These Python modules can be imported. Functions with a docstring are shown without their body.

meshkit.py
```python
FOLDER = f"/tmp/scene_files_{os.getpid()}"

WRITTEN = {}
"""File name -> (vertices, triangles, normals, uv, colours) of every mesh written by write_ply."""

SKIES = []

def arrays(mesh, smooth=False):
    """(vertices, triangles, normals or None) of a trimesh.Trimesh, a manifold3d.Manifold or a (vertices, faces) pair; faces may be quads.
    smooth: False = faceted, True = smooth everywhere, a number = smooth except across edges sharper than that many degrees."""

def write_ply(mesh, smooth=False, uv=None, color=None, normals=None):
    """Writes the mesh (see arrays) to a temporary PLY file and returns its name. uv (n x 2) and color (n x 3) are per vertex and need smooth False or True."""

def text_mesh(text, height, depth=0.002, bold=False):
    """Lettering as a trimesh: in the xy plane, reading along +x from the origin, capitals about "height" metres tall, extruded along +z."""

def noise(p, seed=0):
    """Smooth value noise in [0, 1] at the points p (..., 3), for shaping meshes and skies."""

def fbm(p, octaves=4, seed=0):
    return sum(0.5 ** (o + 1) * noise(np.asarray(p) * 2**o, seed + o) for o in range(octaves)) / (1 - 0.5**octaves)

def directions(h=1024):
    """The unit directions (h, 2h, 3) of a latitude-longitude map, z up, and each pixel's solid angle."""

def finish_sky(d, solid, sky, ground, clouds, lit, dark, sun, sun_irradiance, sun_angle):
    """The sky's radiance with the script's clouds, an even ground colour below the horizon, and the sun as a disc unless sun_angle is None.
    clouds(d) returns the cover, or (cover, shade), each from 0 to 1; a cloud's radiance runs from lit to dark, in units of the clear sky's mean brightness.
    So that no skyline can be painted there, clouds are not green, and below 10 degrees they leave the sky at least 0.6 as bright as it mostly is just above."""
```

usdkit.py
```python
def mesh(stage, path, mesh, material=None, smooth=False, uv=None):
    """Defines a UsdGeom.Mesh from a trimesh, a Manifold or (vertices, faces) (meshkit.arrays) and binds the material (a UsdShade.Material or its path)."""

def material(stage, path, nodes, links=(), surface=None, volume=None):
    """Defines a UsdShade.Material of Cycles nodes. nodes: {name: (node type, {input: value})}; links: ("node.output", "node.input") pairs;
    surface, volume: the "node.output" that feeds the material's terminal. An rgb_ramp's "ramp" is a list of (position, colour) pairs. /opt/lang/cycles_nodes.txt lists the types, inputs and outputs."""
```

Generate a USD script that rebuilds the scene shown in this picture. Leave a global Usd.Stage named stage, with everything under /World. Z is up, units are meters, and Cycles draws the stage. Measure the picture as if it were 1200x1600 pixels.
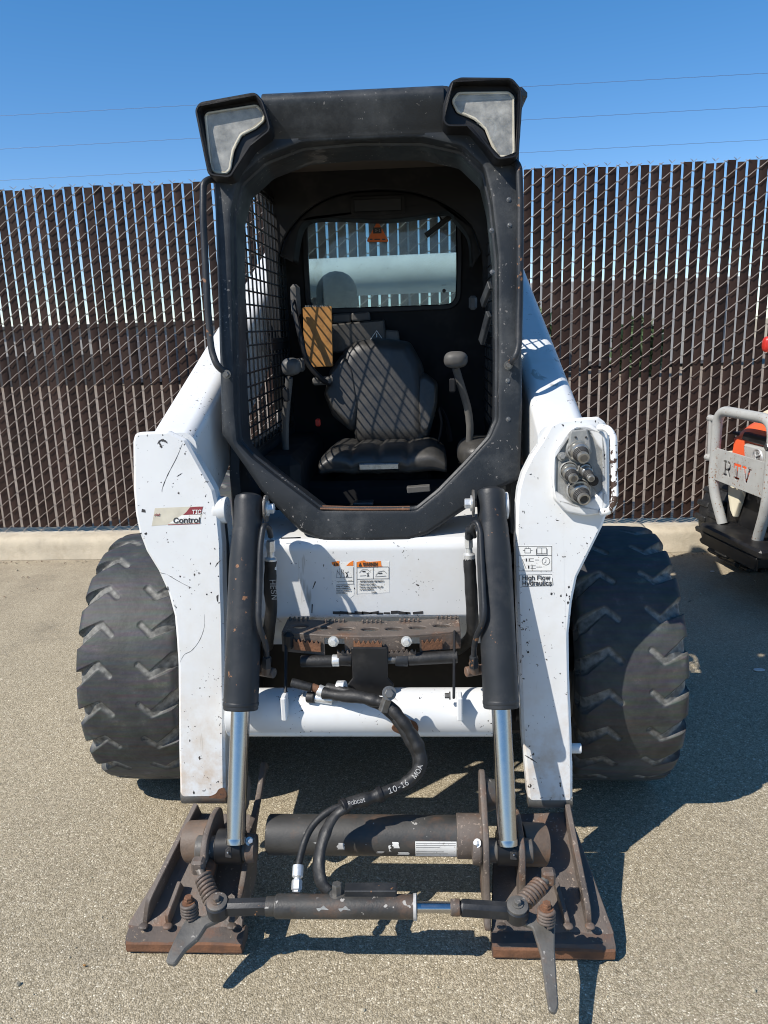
import math, random
import numpy as np, trimesh, usdkit, meshkit, mapbox_earcut
from pxr import Usd, UsdGeom, UsdLux, UsdShade, Gf, Sdf, Vt
from shapely.geometry import Polygon, box as sbox
from shapely.ops import unary_union

stage = Usd.Stage.CreateInMemory()
UsdGeom.SetStageUpAxis(stage, 'Z')
UsdGeom.Xform.Define(stage, '/World')
UsdGeom.Scope.Define(stage, '/World/Looks')

# ------------------------------------------------------------------ camera
EYE = np.array([.165, 0, 1.5]); FPX = 1200.
_ps, _pi, _ro = math.radians(3.3), math.radians(13.5), math.atan(.029)
_f0 = np.array([-math.sin(_ps), math.cos(_ps), 0]); _r0 = np.array([math.cos(_ps), math.sin(_ps), 0])
FWD = _f0 * math.cos(_pi) + np.array([0, 0, -math.sin(_pi)]); _u0 = np.cross(_r0, FWD)
RGT = _r0 * math.cos(_ro) - _u0 * math.sin(_ro); UP = np.cross(RGT, FWD)
cam = UsdGeom.Camera.Define(stage, '/World/camera')
cam.CreateHorizontalApertureAttr(36.0); cam.CreateVerticalApertureAttr(48.0); cam.CreateFocalLengthAttr(36.0)
cam.CreateClippingRangeAttr(Gf.Vec2f(.05, 3000)); cam.CreateExposureAttr(0.32)
cam.AddTransformOp().Set(Gf.Matrix4d(*RGT, 0, *UP, 0, *(-FWD), 0, *EYE, 1))

# ------------------------------------------------------------------ sky and sun
SUN = np.array([-.553, -.392, .73]); SUN /= np.linalg.norm(SUN)
dome = UsdLux.DomeLight.Define(stage, '/World/sky')
dome.GetPrim().SetCustomDataByKey('kind', 'structure')
skym = usdkit.material(stage, '/World/Looks/sky', {
    'sky': ('sky_texture', {'sky_type': 'single_scattering', 'sun_disc': False, 'sun_elevation': math.asin(SUN[2]),
                            'sun_rotation': math.atan2(SUN[0], SUN[1]), 'altitude': 100.0, 'air_density': 0.65, 'aerosol_density': 0.08, 'ozone_density': 1.0}),
    'hs': ('hsv', {'saturation': 1.4, 'value': 2.2, 'hue': .508}), 'ga': ('gamma', {'gamma': .75}), 'bg': ('background_shader', {'strength': 0.115})}, [('sky.color', 'hs.color'), ('hs.color', 'ga.color'), ('ga.color', 'bg.color')], surface='bg.background')
UsdShade.MaterialBindingAPI.Apply(dome.GetPrim()).Bind(skym)
sun = UsdLux.DistantLight.Define(stage, '/World/sun')
sun.CreateIntensityAttr(1.25); sun.CreateAngleAttr(0.5); sun.CreateNormalizeAttr(True); sun.CreateColorAttr(Gf.Vec3f(1, .95, .88))
_x = np.cross([0, 0, 1], SUN); _x /= np.linalg.norm(_x); _y = np.cross(SUN, _x)
sun.AddTransformOp().Set(Gf.Matrix4d(*_x, 0, *_y, 0, *SUN, 0, 0, 0, 10, 1))

# ------------------------------------------------------------------ helpers
V = lambda *a: np.array(a, float)
nrm = lambda v: np.asarray(v, float) / np.linalg.norm(v)

def ray(px, py): return FWD + RGT * (px - 600) / FPX + UP * (800 - py) / FPX
def P(px, py, Y=None, Z=None, X=None):
    """The world point at which a sight line of the survey meets the plane Y, Z or X."""
    d = ray(px, py)
    t = (Y - EYE[1]) / d[1] if Y is not None else (Z - EYE[2]) / d[2] if Z is not None else (X - EYE[0]) / d[0]
    return EYE + t * d

class Plane:
    """A front-facing plane Y = Y0 + k (Z - Z0)."""
    def __init__(s, Y0, Z0, k=0.):
        s.o = V(0, Y0, Z0); s.ex = V(1, 0, 0); s.ey = nrm((0, k, 1)); s.en = nrm((0, -1, k))
    def hit(s, px, py):
        d = ray(px, py); return EYE + d * (s.en @ (s.o - EYE)) / (s.en @ d)
    def p2(s, pts):
        q = np.array([s.hit(*p) for p in pts]) - s.o
        return np.stack([q @ s.ex, q @ s.ey], 1)
    def to3(s, p, h=0.): return s.o + p[:, :1] * s.ex + p[:, 1:2] * s.ey + s.en * h
    def fr(s): return s.o, s.ex, s.ey, s.en
def frame(o, ex, ey):
    ex, ey = nrm(ex), nrm(ey); return V(*o), ex, ey, np.cross(ex, ey)
def yz(X): return V(X, 0, 0), V(0, 1, 0), V(0, 0, 1), V(1, 0, 0)

def cat(*ms):
    ms = [m for m in ms if m is not None]
    ms = [((np.array(m.vertices), np.array(m.faces)) if hasattr(m, 'vertices') else m) for m in ms]
    n = np.cumsum([0] + [len(m[0]) for m in ms])
    return np.vstack([m[0] for m in ms]), np.vstack([np.asarray(m[1]) + k for m, k in zip(ms, n)])

def rnd(pts, r=0., seg=6):
    p = pts if hasattr(pts, 'geom_type') else Polygon(pts)
    if not p.is_valid: p = p.buffer(0)
    if r: p = p.buffer(-r, quad_segs=seg).buffer(2 * r, quad_segs=seg).buffer(-r, quad_segs=seg)
    return p if p.geom_type == 'Polygon' else max(p.geoms, key=lambda g: g.area)

def cr(pts, k=6, closed=False):
    """Catmull-Rom through the points."""
    p = np.asarray(pts, float); n = len(p)
    if closed: q = np.vstack([p[-1:], p, p[:2]])
    else: q = np.vstack([2 * p[0] - p[1], p, 2 * p[-1] - p[-2]]); n -= 1
    t = np.linspace(0, 1, k, endpoint=False)[:, None]; out = []
    for i in range(n):
        a, b, c, d = q[i:i + 4]
        out.append(.5 * (2 * b + (c - a) * t + (2 * a - 5 * b + 4 * c - d) * t**2 + (3 * b - a - 3 * c + d) * t**3))
    out = np.vstack(out)
    return out if closed else np.vstack([out, p[-1:]])

def offs(l, b):
    e = np.roll(l, -1, 0) - l; e /= np.maximum(np.linalg.norm(e, axis=1, keepdims=True), 1e-9)
    n = np.stack([-e[:, 1], e[:, 0]], 1); m = n + np.roll(n, 1, 0)
    m /= np.maximum((m * n).sum(1, keepdims=True), .5)
    return l + m * b

def slab(poly, fr, t, bev=.003, back_bev=False):
    """A plate: its outline in the frame's plane, bevelled front edge, thickness t behind the plane."""
    if not hasattr(poly, 'geom_type'): poly = Polygon(poly)
    if not poly.is_valid: poly = poly.buffer(0)
    if poly.geom_type != 'Polygon': return cat(*[slab(p, fr, t, bev, back_bev) for p in poly.geoms if p.area > 1e-8])
    from shapely.geometry.polygon import orient
    poly = orient(poly.simplify(1e-5)); o, ex, ey, en = fr
    loops = [np.array(r.coords)[:-1] for r in [poly.exterior, *poly.interiors]]
    def cap(ls): return mapbox_earcut.triangulate_float64(np.vstack(ls), np.cumsum([len(l) for l in ls]).astype(np.uint32)).reshape(-1, 3).astype(int)
    lay = [(bev, 0.), (0., bev), (0., t)] if bev else [(0., 0.), (0., t)]
    if back_bev: lay = lay[:-1] + [(0., t - bev), (bev, t)]
    vs, fs, n = [], [], sum(map(len, loops))
    for b, h in lay:
        q = np.vstack([offs(l, b) if b else l for l in loops]); vs.append(o + q[:, :1] * ex + q[:, 1:] * ey - en * h)
    c = cap(loops)
    a = loops[0] if len(c) == 0 else np.vstack(loops)
    ar = np.cross(a[c[:, 1]] - a[c[:, 0]], a[c[:, 2]] - a[c[:, 0]]); c = np.where((ar > 0)[:, None], c, c[:, ::-1])
    fs.append(c); fs.append(c[:, ::-1] + n * (len(lay) - 1))
    k = 0
    for l in loops:
        i = np.arange(len(l)) + k; j = np.roll(i, -1); k += len(l)
        for s in range(len(lay) - 1):
            fs += [np.stack([i + s * n, i + (s + 1) * n, j + s * n], 1), np.stack([j + s * n, i + (s + 1) * n, j + (s + 1) * n], 1)]
    return np.vstack(vs), np.vstack(fs)

def loft(rings, closed=True, caps=True):
    """Rings of equal count joined to a skin."""
    R = np.asarray(rings, float); k, n = R.shape[:2]; i = np.arange(n); j = np.roll(i, -1)
    if not closed: i, j = i[:-1], j[:-1]
    fs = []
    for s in range(k - 1):
        a, b = s * n, (s + 1) * n
        fs += [np.stack([i + a, j + a, i + b], 1), np.stack([j + a, j + b, i + b], 1)]
    v = R.reshape(-1, 3)
    if caps:
        v = np.vstack([v, R[0].mean(0), R[-1].mean(0)])
        fs += [np.stack([j, i, np.full(len(i), k * n)], 1), np.stack([i + (k - 1) * n, j + (k - 1) * n, np.full(len(i), k * n + 1)], 1)]
    return v, np.vstack(fs)

def basis(T):
    T = nrm(T); a = V(0, 0, 1) if abs(T[2]) < .9 else V(1, 0, 0)
    N = nrm(np.cross(a, T)); return N, np.cross(T, N)

def tube(pts, r, n=10, caps=True, sx=1., sy=1.):
    p = np.asarray(pts, float); T = np.gradient(p, axis=0); T /= np.linalg.norm(T, axis=1, keepdims=True)
    r = np.broadcast_to(np.asarray(r, float), (len(p),)); N, _ = basis(T[0]); ang = np.linspace(0, 2 * np.pi, n, endpoint=False); rings = []
    for i in range(len(p)):
        N = nrm(N - T[i] * (N @ T[i])); B = np.cross(T[i], N)
        rings.append(p[i] + r[i] * (np.cos(ang)[:, None] * N * sx + np.sin(ang)[:, None] * B * sy))
    return loft(rings, caps=caps)

def bend(pts, rad, k=5):
    """A polyline with rounded corners."""
    p = [V(*q) for q in pts]; out = [p[0]]
    for a, b, c in zip(p, p[1:], p[2:]):
        l = min(rad, np.linalg.norm(a - b) * .48, np.linalg.norm(c - b) * .48); s, e = b + nrm(a - b) * l, b + nrm(c - b) * l
        for t in np.linspace(0, 1, k): out.append((1 - t)**2 * s + 2 * t * (1 - t) * b + t * t * e)
    return np.array(out + [p[-1]])

def lathe(prof, o, ax, n=28):
    """prof: (radius, height) pairs along ax from o."""
    N, B = basis(ax); ax = nrm(ax); ang = np.linspace(0, 2 * np.pi, n, endpoint=False)
    return loft([V(*o) + ax * h + max(r, 1e-5) * (np.cos(ang)[:, None] * N + np.sin(ang)[:, None] * B) for r, h in prof])

def rod(a, b, r, r2=None, ch=.002, n=24):
    a, b = V(*a), V(*b); L = np.linalg.norm(b - a); r2 = r if r2 is None else r2
    return lathe([(r - ch, 0), (r, ch), (r2, L - ch), (r2 - ch, L)], a, b - a, n)

def rot(axis, deg):
    return trimesh.transformations.rotation_matrix(math.radians(deg), axis)[:3, :3]

def cb(c, size, ch=.004, R=None):
    """A chamfered box."""
    h = np.array(size, float) / 2; ch = min(ch, h.min() * .9); pts = []
    for s in np.ndindex(2, 2, 2):
        s = np.array(s) * 2 - 1
        for a in range(3):
            q = h - ch; q[a] = h[a]; pts.append(s * q)
    m = trimesh.Trimesh(np.array(pts)).convex_hull
    v = np.array(m.vertices); v = v if R is None else v @ np.asarray(R).T
    return v + V(*c), np.array(m.faces)

def bx(x0, x1, y0, y1, z0, z1, ch=.004):
    return cb(((x0 + x1) / 2, (y0 + y1) / 2, (z0 + z1) / 2), (x1 - x0, y1 - y0, z1 - z0), ch)

def bar(a, b, w, h, up=(0, 0, 1), ch=.002):
    """A rectangular bar from a to b, w across and h along up."""
    a, b = V(*a), V(*b); d = nrm(b - a); s = nrm(np.cross(d, up)); u = np.cross(s, d)
    return cb((a + b) / 2, (np.linalg.norm(b - a), w, h), ch, np.stack([d, s, u], 1))

def hexbolt(c, ax, r, h):
    ax = nrm(ax); return cat(lathe([(0, 0), (r * 1.5, 0), (r * 1.5, h * .25), (0, h * .25)], c, ax, 18), lathe([(r, h * .25), (r, h * .9), (r * .85, h), (0, h)], c, ax, 6))

def blob(c, size, R=None, sub=3, e=.5):
    """A superellipsoid: e under 1 is boxier."""
    m = trimesh.creation.icosphere(sub); v = np.array(m.vertices); v = np.sign(v) * np.abs(v)**e
    v = v / np.maximum(np.abs(v).max(1, keepdims=True)**0 , 1e-9) * np.array(size) / 2
    v = v if R is None else v @ np.asarray(R).T
    return v + V(*c), np.array(m.faces)

def spring(a, b, r, wire, turns, n=14):
    a, b = V(*a), V(*b); N, B = basis(b - a); t = np.linspace(0, 1, int(turns * n) + 1); w = 2 * np.pi * turns * t
    return tube(a + (b - a) * t[:, None] + r * (np.cos(w)[:, None] * N + np.sin(w)[:, None] * B), wire, 7)

def text2(s, h, bold=False):
    m = meshkit.text_mesh(s, h, .002, bold); v, f = np.array(m.vertices), np.array(m.faces)
    tri = v[f]; nz = np.cross(tri[:, 1] - tri[:, 0], tri[:, 2] - tri[:, 0])[:, 2]
    return unary_union([Polygon(t[:, :2]).buffer(1e-5) for t in tri[nz > 1e-12]])

def text(s, h, fr, at2, depth=.0006, width=None, bold=False, slant=0., lift=.0004):
    """Lettering lying on a frame's plane, its lower left corner at at2."""
    m = meshkit.text_mesh(s, h, depth, bold); v = np.array(m.vertices); o, ex, ey, en = fr
    if width: v[:, 0] *= width / (v[:, 0].max())
    v[:, 0] += v[:, 1] * slant
    return o + (v[:, :1] + at2[0]) * ex + (v[:, 1:2] + at2[1]) * ey + en * (v[:, 2:] + lift), np.array(m.faces)

_used = {}
def path(name, parent='/World'):
    k = _used.get((parent, name), 0); _used[(parent, name)] = k + 1
    return f'{parent}/{name}' + (f'_{k:03d}' if k else '')
def tag(prim, **kw):
    for k, v in kw.items():
        if v: prim.SetCustomDataByKey(k, v)
def obj(name, mesh, mat, parent='/World', smooth=32, **kw):
    p = path(name, str(parent)); m = usdkit.mesh(stage, p, mesh, mat, smooth=smooth); tag(m.GetPrim(), **kw); return p
def thing(name, label, category, group=None, parent='/World'):
    p = path(name, parent); x = UsdGeom.Xform.Define(stage, p); tag(x.GetPrim(), label=label, category=category, group=group); return p
def grp(name, parent):
    p = path(name, parent); UsdGeom.Xform.Define(stage, p); return p

# ------------------------------------------------------------------ materials
def mat(name, base, rough=.5, metal=0., var=.15, vs=6., chip=None, chip_thr=.66, chip_s=70., dirt=None, dirt_amt=.5, dirt_s=3., bump=.0, bump_s=120.,
        scratch=None, scr_dir=(1, 1, 1), spec=.5, low=None, obj_space=False, rnd_amt=0., coat=0.):
    L, N = [], {}
    N['g'] = ('texture_coordinate', {}) if obj_space else ('geometry', {})
    pos = 'g.object' if obj_space else 'g.position'
    c = [V(*base) * (1 - var), V(*base) * (1 + var)]
    N['n'] = ('noise_texture', {'scale': vs, 'detail': 6.0, 'roughness': .6}); L.append((pos, 'n.vector'))
    N['r'] = ('rgb_ramp', {'ramp': [(.3, c[0]), (.7, c[1])]}); L.append(('n.fac', 'r.fac'))
    col = 'r.color'
    def over(tag_, fac, colour):
        nonlocal col
        N[tag_] = ('mix', {'mix_type': 'mix', 'color2': colour}); L.append((fac, tag_ + '.fac')); L.append((col, tag_ + '.color1')); col = tag_ + '.color'
    if dirt is not None:
        N['dn'] = ('noise_texture', {'scale': dirt_s, 'detail': 8.0, 'roughness': .72}); L.append((pos, 'dn.vector'))
        N['dr'] = ('map_range', {'from_min': .5, 'from_max': .72, 'to_min': 0., 'to_max': dirt_amt, 'clamp': True}); L.append(('dn.fac', 'dr.value'))
        over('dm', 'dr.result', dirt)
    if low is not None:   # stain that sits low on the thing: (colour, z at which it starts, z of full, amount)
        N['sx'] = ('separate_xyz', {}); L.append((pos, 'sx.vector'))
        N['ln'] = ('noise_texture', {'scale': 14., 'detail': 6.0, 'roughness': .7}); L.append((pos, 'ln.vector'))
        N['lz'] = ('map_range', {'from_min': low[1], 'from_max': low[2], 'to_min': 0., 'to_max': 1., 'clamp': True}); L.append(('sx.z', 'lz.value'))
        N['lp'] = ('map_range', {'from_min': .42, 'from_max': .66, 'to_min': 0., 'to_max': low[3], 'clamp': True}); L.append(('ln.fac', 'lp.value'))
        N['lm'] = ('math', {'math_type': 'multiply'}); L += [('lz.result', 'lm.value1'), ('lp.result', 'lm.value2')]
        over('lo', 'lm.value', low[0])
    if scratch is not None:
        N['mp'] = ('mapping', {'scale': scr_dir}); L.append((pos, 'mp.vector'))
        N['sn'] = ('noise_texture', {'scale': 9., 'detail': 5.0, 'roughness': .6, 'distortion': .4}); L.append(('mp.vector', 'sn.vector'))
        N['sr'] = ('map_range', {'from_min': .645, 'from_max': .675, 'to_min': 0., 'to_max': .75, 'clamp': True}); L.append(('sn.fac', 'sr.value'))
        over('sm', 'sr.result', scratch)
    if chip is not None:
        N['cn'] = ('noise_texture', {'scale': chip_s, 'detail': 3.0, 'roughness': .55}); L.append((pos, 'cn.vector'))
        N['cl'] = ('noise_texture', {'scale': chip_s / 9, 'detail': 2.0}); L.append((pos, 'cl.vector'))
        N['ca'] = ('math', {'math_type': 'multiply_add', 'value2': .42}); L += [('cl.fac', 'ca.value1'), ('cn.fac', 'ca.value3')]
        N['ct'] = ('map_range', {'from_min': chip_thr + .21, 'from_max': chip_thr + .235, 'to_min': 0., 'to_max': 1., 'clamp': True}); L.append(('ca.value', 'ct.value'))
        over('cm', 'ct.result', chip)
    if rnd_amt:
        N['oi'] = ('object_info', {}); N['om'] = ('map_range', {'from_min': 0., 'from_max': 1., 'to_min': 1 - rnd_amt, 'to_max': 1 + rnd_amt}); L.append(('oi.random', 'om.value'))
        N['oh'] = ('hsv', {}); L += [('om.result', 'oh.value'), (col, 'oh.color')]; col = 'oh.color'
    N['p'] = ('principled_bsdf', {'roughness': rough, 'metallic': metal, 'specular_ior_level': spec, 'coat_weight': coat, 'coat_roughness': .15}); L.append((col, 'p.base_color'))
    N['rn'] = ('map_range', {'from_min': .3, 'from_max': .7, 'to_min': rough * .8, 'to_max': min(1, rough * 1.2)}); L += [('n.fac', 'rn.value'), ('rn.result', 'p.roughness')]
    if bump:
        N['bn'] = ('noise_texture', {'scale': bump_s, 'detail': 4.0, 'roughness': .6}); L.append((pos, 'bn.vector'))
        N['b'] = ('bump', {'strength': 1.0, 'distance': bump}); L += [('bn.fac', 'b.height'), ('b.normal', 'p.normal')]
    return usdkit.material(stage, f'/World/Looks/{name}', N, L, surface='p.BSDF')

RUST = (.17, .075, .032)
M = dict(
    white=mat('white_paint', (.63, .635, .625), .42, var=.04, vs=5, chip=(.04, .035, .03), chip_thr=.715, chip_s=120, dirt=(.5, .45, .36), dirt_amt=.4, dirt_s=5, scratch=(.3, .27, .23), scr_dir=(1.4, 1, .12)),
    arm=mat('arm_paint', (.63, .635, .625), .42, var=.04, vs=5, chip=(.05, .04, .035), chip_thr=.70, chip_s=115, dirt=(.52, .47, .38), dirt_amt=.4, dirt_s=4, low=((.42, .27, .13), .62, .2, .8), scratch=(.34, .3, .25), scr_dir=(1.6, 1, .1)),
    cab=mat('cab_grey', (.017, .0195, .022), .48, spec=.35, var=.25, vs=8, dirt=(.085, .088, .088), dirt_amt=.55, dirt_s=6, chip=(.16, .15, .14), chip_thr=.69, chip_s=110, scratch=(.11, .11, .11), scr_dir=(.6, 1, .25), bump=.0004, bump_s=260),
    grey=mat('cylinder_grey', (.019, .021, .0235), .45, spec=.35, var=.25, vs=9, dirt=(.07, .066, .062), dirt_amt=.5, dirt_s=8, chip=(.2, .1, .05), chip_thr=.69, chip_s=60, bump=.0003, bump_s=200),
    black=mat('black_plastic', (.008, .008, .009), .5, spec=.35, var=.3, vs=9, dirt=(.05, .048, .045), dirt_amt=.35, dirt_s=7),
    blackm=mat('black_steel', (.009, .009, .0095), .45, spec=.35, var=.3, vs=9, dirt=(.06, .055, .05), dirt_amt=.4, dirt_s=8),
    inside=mat('cab_lining', (.011, .011, .0115), .75, spec=.25, var=.25, vs=12, dirt=(.055, .05, .045), dirt_amt=.4, dirt_s=5),
    roofin=mat('roof_lining', (.075, .063, .052), .8, var=.12, vs=7),
    seat=mat('seat_vinyl', (.036, .0345, .032), .42, var=.25, vs=16, dirt=(.10, .09, .075), dirt_amt=.5, dirt_s=9, bump=.0006, bump_s=420),
    trim=mat('grey_trim', (.075, .072, .067), .6, var=.15, vs=14, dirt=(.26, .24, .2), dirt_amt=.4),
    rubber=mat('hose_rubber', (.010, .010, .010), .55, var=.3, vs=40, dirt=(.06, .055, .05), dirt_amt=.5, dirt_s=22, bump=.0008, bump_s=150),
    chrome=mat('chrome', (.47, .46, .45), .2, 1., var=.05, vs=30, spec=.6),
    zinc=mat('zinc_plate', (.55, .55, .53), .32, 1., var=.12, vs=60, dirt=(.2, .17, .12), dirt_amt=.35, dirt_s=60),
    bright=mat('bright_fitting', (.68, .68, .66), .35, .6, var=.08, vs=60),
    dull=mat('dull_metal', (.16, .155, .145), .4, .6, var=.2, vs=50, dirt=(.13, .11, .085), dirt_amt=.55, dirt_s=45, bump=.0004, bump_s=300),
    ring=mat('coupler_metal', (.33, .32, .295), .32, .75, var=.2, vs=50, dirt=(.12, .1, .08), dirt_amt=.4, dirt_s=45),
    block=mat('cast_block', (.25, .25, .235), .6, .3, var=.15, vs=30, dirt=(.42, .41, .38), dirt_amt=.45, dirt_s=30, bump=.0006, bump_s=260),
    rusty=mat('rusty_steel', (.098, .078, .064), .62, .0, var=.35, vs=10, dirt=RUST, dirt_amt=.95, dirt_s=7, chip=(.24, .19, .15), chip_thr=.66, chip_s=120, bump=.0012, bump_s=130),
    rust=mat('rust', (.15, .068, .033), .8, 0, var=.4, vs=22, dirt=(.06, .035, .025), dirt_amt=.8, dirt_s=18, bump=.0015, bump_s=160),
    boss=mat('boss_rust', (.12, .085, .06), .65, .0, var=.35, vs=14, dirt=(.2, .1, .05), dirt_amt=.9, dirt_s=11, bump=.001, bump_s=140),
    lip=mat('lip_steel', (.075, .058, .048), .7, .0, var=.35, vs=10, dirt=(.15, .062, .028), dirt_amt=.95, dirt_s=12, chip=(.2, .15, .1), chip_thr=.69, chip_s=120, bump=.0012, bump_s=130),
    worn=mat('worn_steel', (.1, .095, .085), .5, .15, var=.3, vs=14, dirt=(.16, .09, .05), dirt_amt=.7, dirt_s=9, chip=(.3, .28, .25), chip_thr=.68, chip_s=90, bump=.0006, bump_s=150),
    dark_tube=mat('dark_tube', (.042, .040, .036), .55, 0, var=.35, vs=12, dirt=(.15, .08, .045), dirt_amt=.8, dirt_s=7, chip=(.32, .3, .27), chip_thr=.685, chip_s=55, bump=.0006, bump_s=160),
    sticker=mat('sticker_white', (.7, .69, .65), .5, var=.06, vs=30, chip=(.4, .37, .32), chip_thr=.66, chip_s=160),
    aged=mat('aged_sticker', (.52, .48, .38), .6, var=.12, vs=25),
    ink=mat('ink_black', (.03, .028, .027), .6, var=.2, vs=60),
    inkred=mat('ink_red', (.22, .03, .035), .6, var=.2, vs=60),
    orange=mat('ink_orange', (.75, .2, .025), .5, var=.12, vs=60, chip=(.7, .66, .6), chip_thr=.7, chip_s=200),
    tri=mat('sign_orange', (.62, .13, .02), .55, var=.12, vs=60),
    hand=mat('stencil_grey', (.42, .41, .39), .7, var=.2, vs=90),
    yellow=mat('manual_cover', (.30, .135, .024), .55, var=.25, vs=35, dirt=(.13, .07, .02), dirt_amt=.6, dirt_s=22),
    kerb=mat('kerb_concrete', (.46, .395, .29), .9, var=.16, vs=5, dirt=(.27, .22, .15), dirt_amt=.5, dirt_s=9, bump=.0022, bump_s=75),
    slat=mat('fence_slat', (.030, .0165, .0125), .6, spec=.18, var=.16, vs=7, rnd_amt=.28, dirt=(.06, .045, .036), dirt_amt=.3, dirt_s=6),
    wire=mat('fence_wire', (.24, .20, .17), .5, var=.2, vs=30),
    cable=mat('cable', (.09, .12, .2), .6),
    rtvgrey=mat('guard_grey', (.36, .36, .34), .5, var=.08, vs=14, chip=(.2, .09, .04), chip_thr=.655, chip_s=90, dirt=(.24, .22, .19), dirt_amt=.4, dirt_s=9),
    rtvorange=mat('body_orange', (.78, .115, .035), .38, var=.06, vs=8, coat=.3),
    cream=mat('body_cream', (.68, .62, .46), .5, var=.08, vs=10),
    bldg=mat('far_wall', (.30, .29, .27), .8, var=.1, vs=.8), bldg2=mat('far_wall_white', (.3, .3, .29), .8, var=.1, vs=.8),
    farroof=mat('far_roof', (.035, .035, .036), .7), pane=mat('far_pane', (.05, .06, .07), .2),
    leaf=mat('hedge_leaf', (.05, .085, .03), .6, var=.4, vs=3), bark=mat('bark', (.1, .08, .06), .8),
    litter=mat('dry_litter', (.12, .07, .04), .8, var=.5, vs=40), scrap=mat('paper_scrap', (.6, .58, .54), .7),
    red=mat('lamp_red', (.5, .03, .02), .3),
)

def glass(name, tint, haze, hazecol, ior=1.45, ds=8.):
    return usdkit.material(stage, f'/World/Looks/{name}', {
        't': ('transparent_bsdf', {'color': tint}), 'gl': ('glossy_bsdf', {'color': (1, 1, 1), 'roughness': .03}), 'fr': ('fresnel', {'IOR': ior}),
        'm': ('mix_closure', {}), 'd': ('diffuse_bsdf', {'color': hazecol}), 'g': ('geometry', {}), 'n': ('noise_texture', {'scale': ds, 'detail': 7., 'roughness': .7}),
        'r': ('map_range', {'from_min': .35, 'from_max': .75, 'to_min': haze * .5, 'to_max': haze * 1.6, 'clamp': True}), 'm2': ('mix_closure', {})},
        [('fr.fac', 'm.fac'), ('t.BSDF', 'm.closure1'), ('gl.BSDF', 'm.closure2'), ('g.position', 'n.vector'), ('n.fac', 'r.value'),
         ('r.result', 'm2.fac'), ('m.closure', 'm2.closure1'), ('d.BSDF', 'm2.closure2')], surface='m2.closure')
M['window'] = glass('window_glass', (.66, .78, .79), .15, (.40, .48, .47))
M['lens'] = glass('lamp_lens', (.9, .9, .86), .40, (.68, .665, .61), ds=25.)
M['reflector'] = usdkit.material(stage, '/World/Looks/reflector', {
    'g': ('geometry', {}), 'w': ('wave_texture', {'bands_direction': 'z', 'scale': 42., 'distortion': .3}), 'b': ('bump', {'distance': .002, 'strength': .6}),
    'p': ('principled_bsdf', {'base_color': (.72, .72, .69), 'metallic': .35, 'roughness': .4})},
    [('g.position', 'w.vector'), ('w.fac', 'b.height'), ('b.normal', 'p.normal')], surface='p.BSDF')
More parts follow.
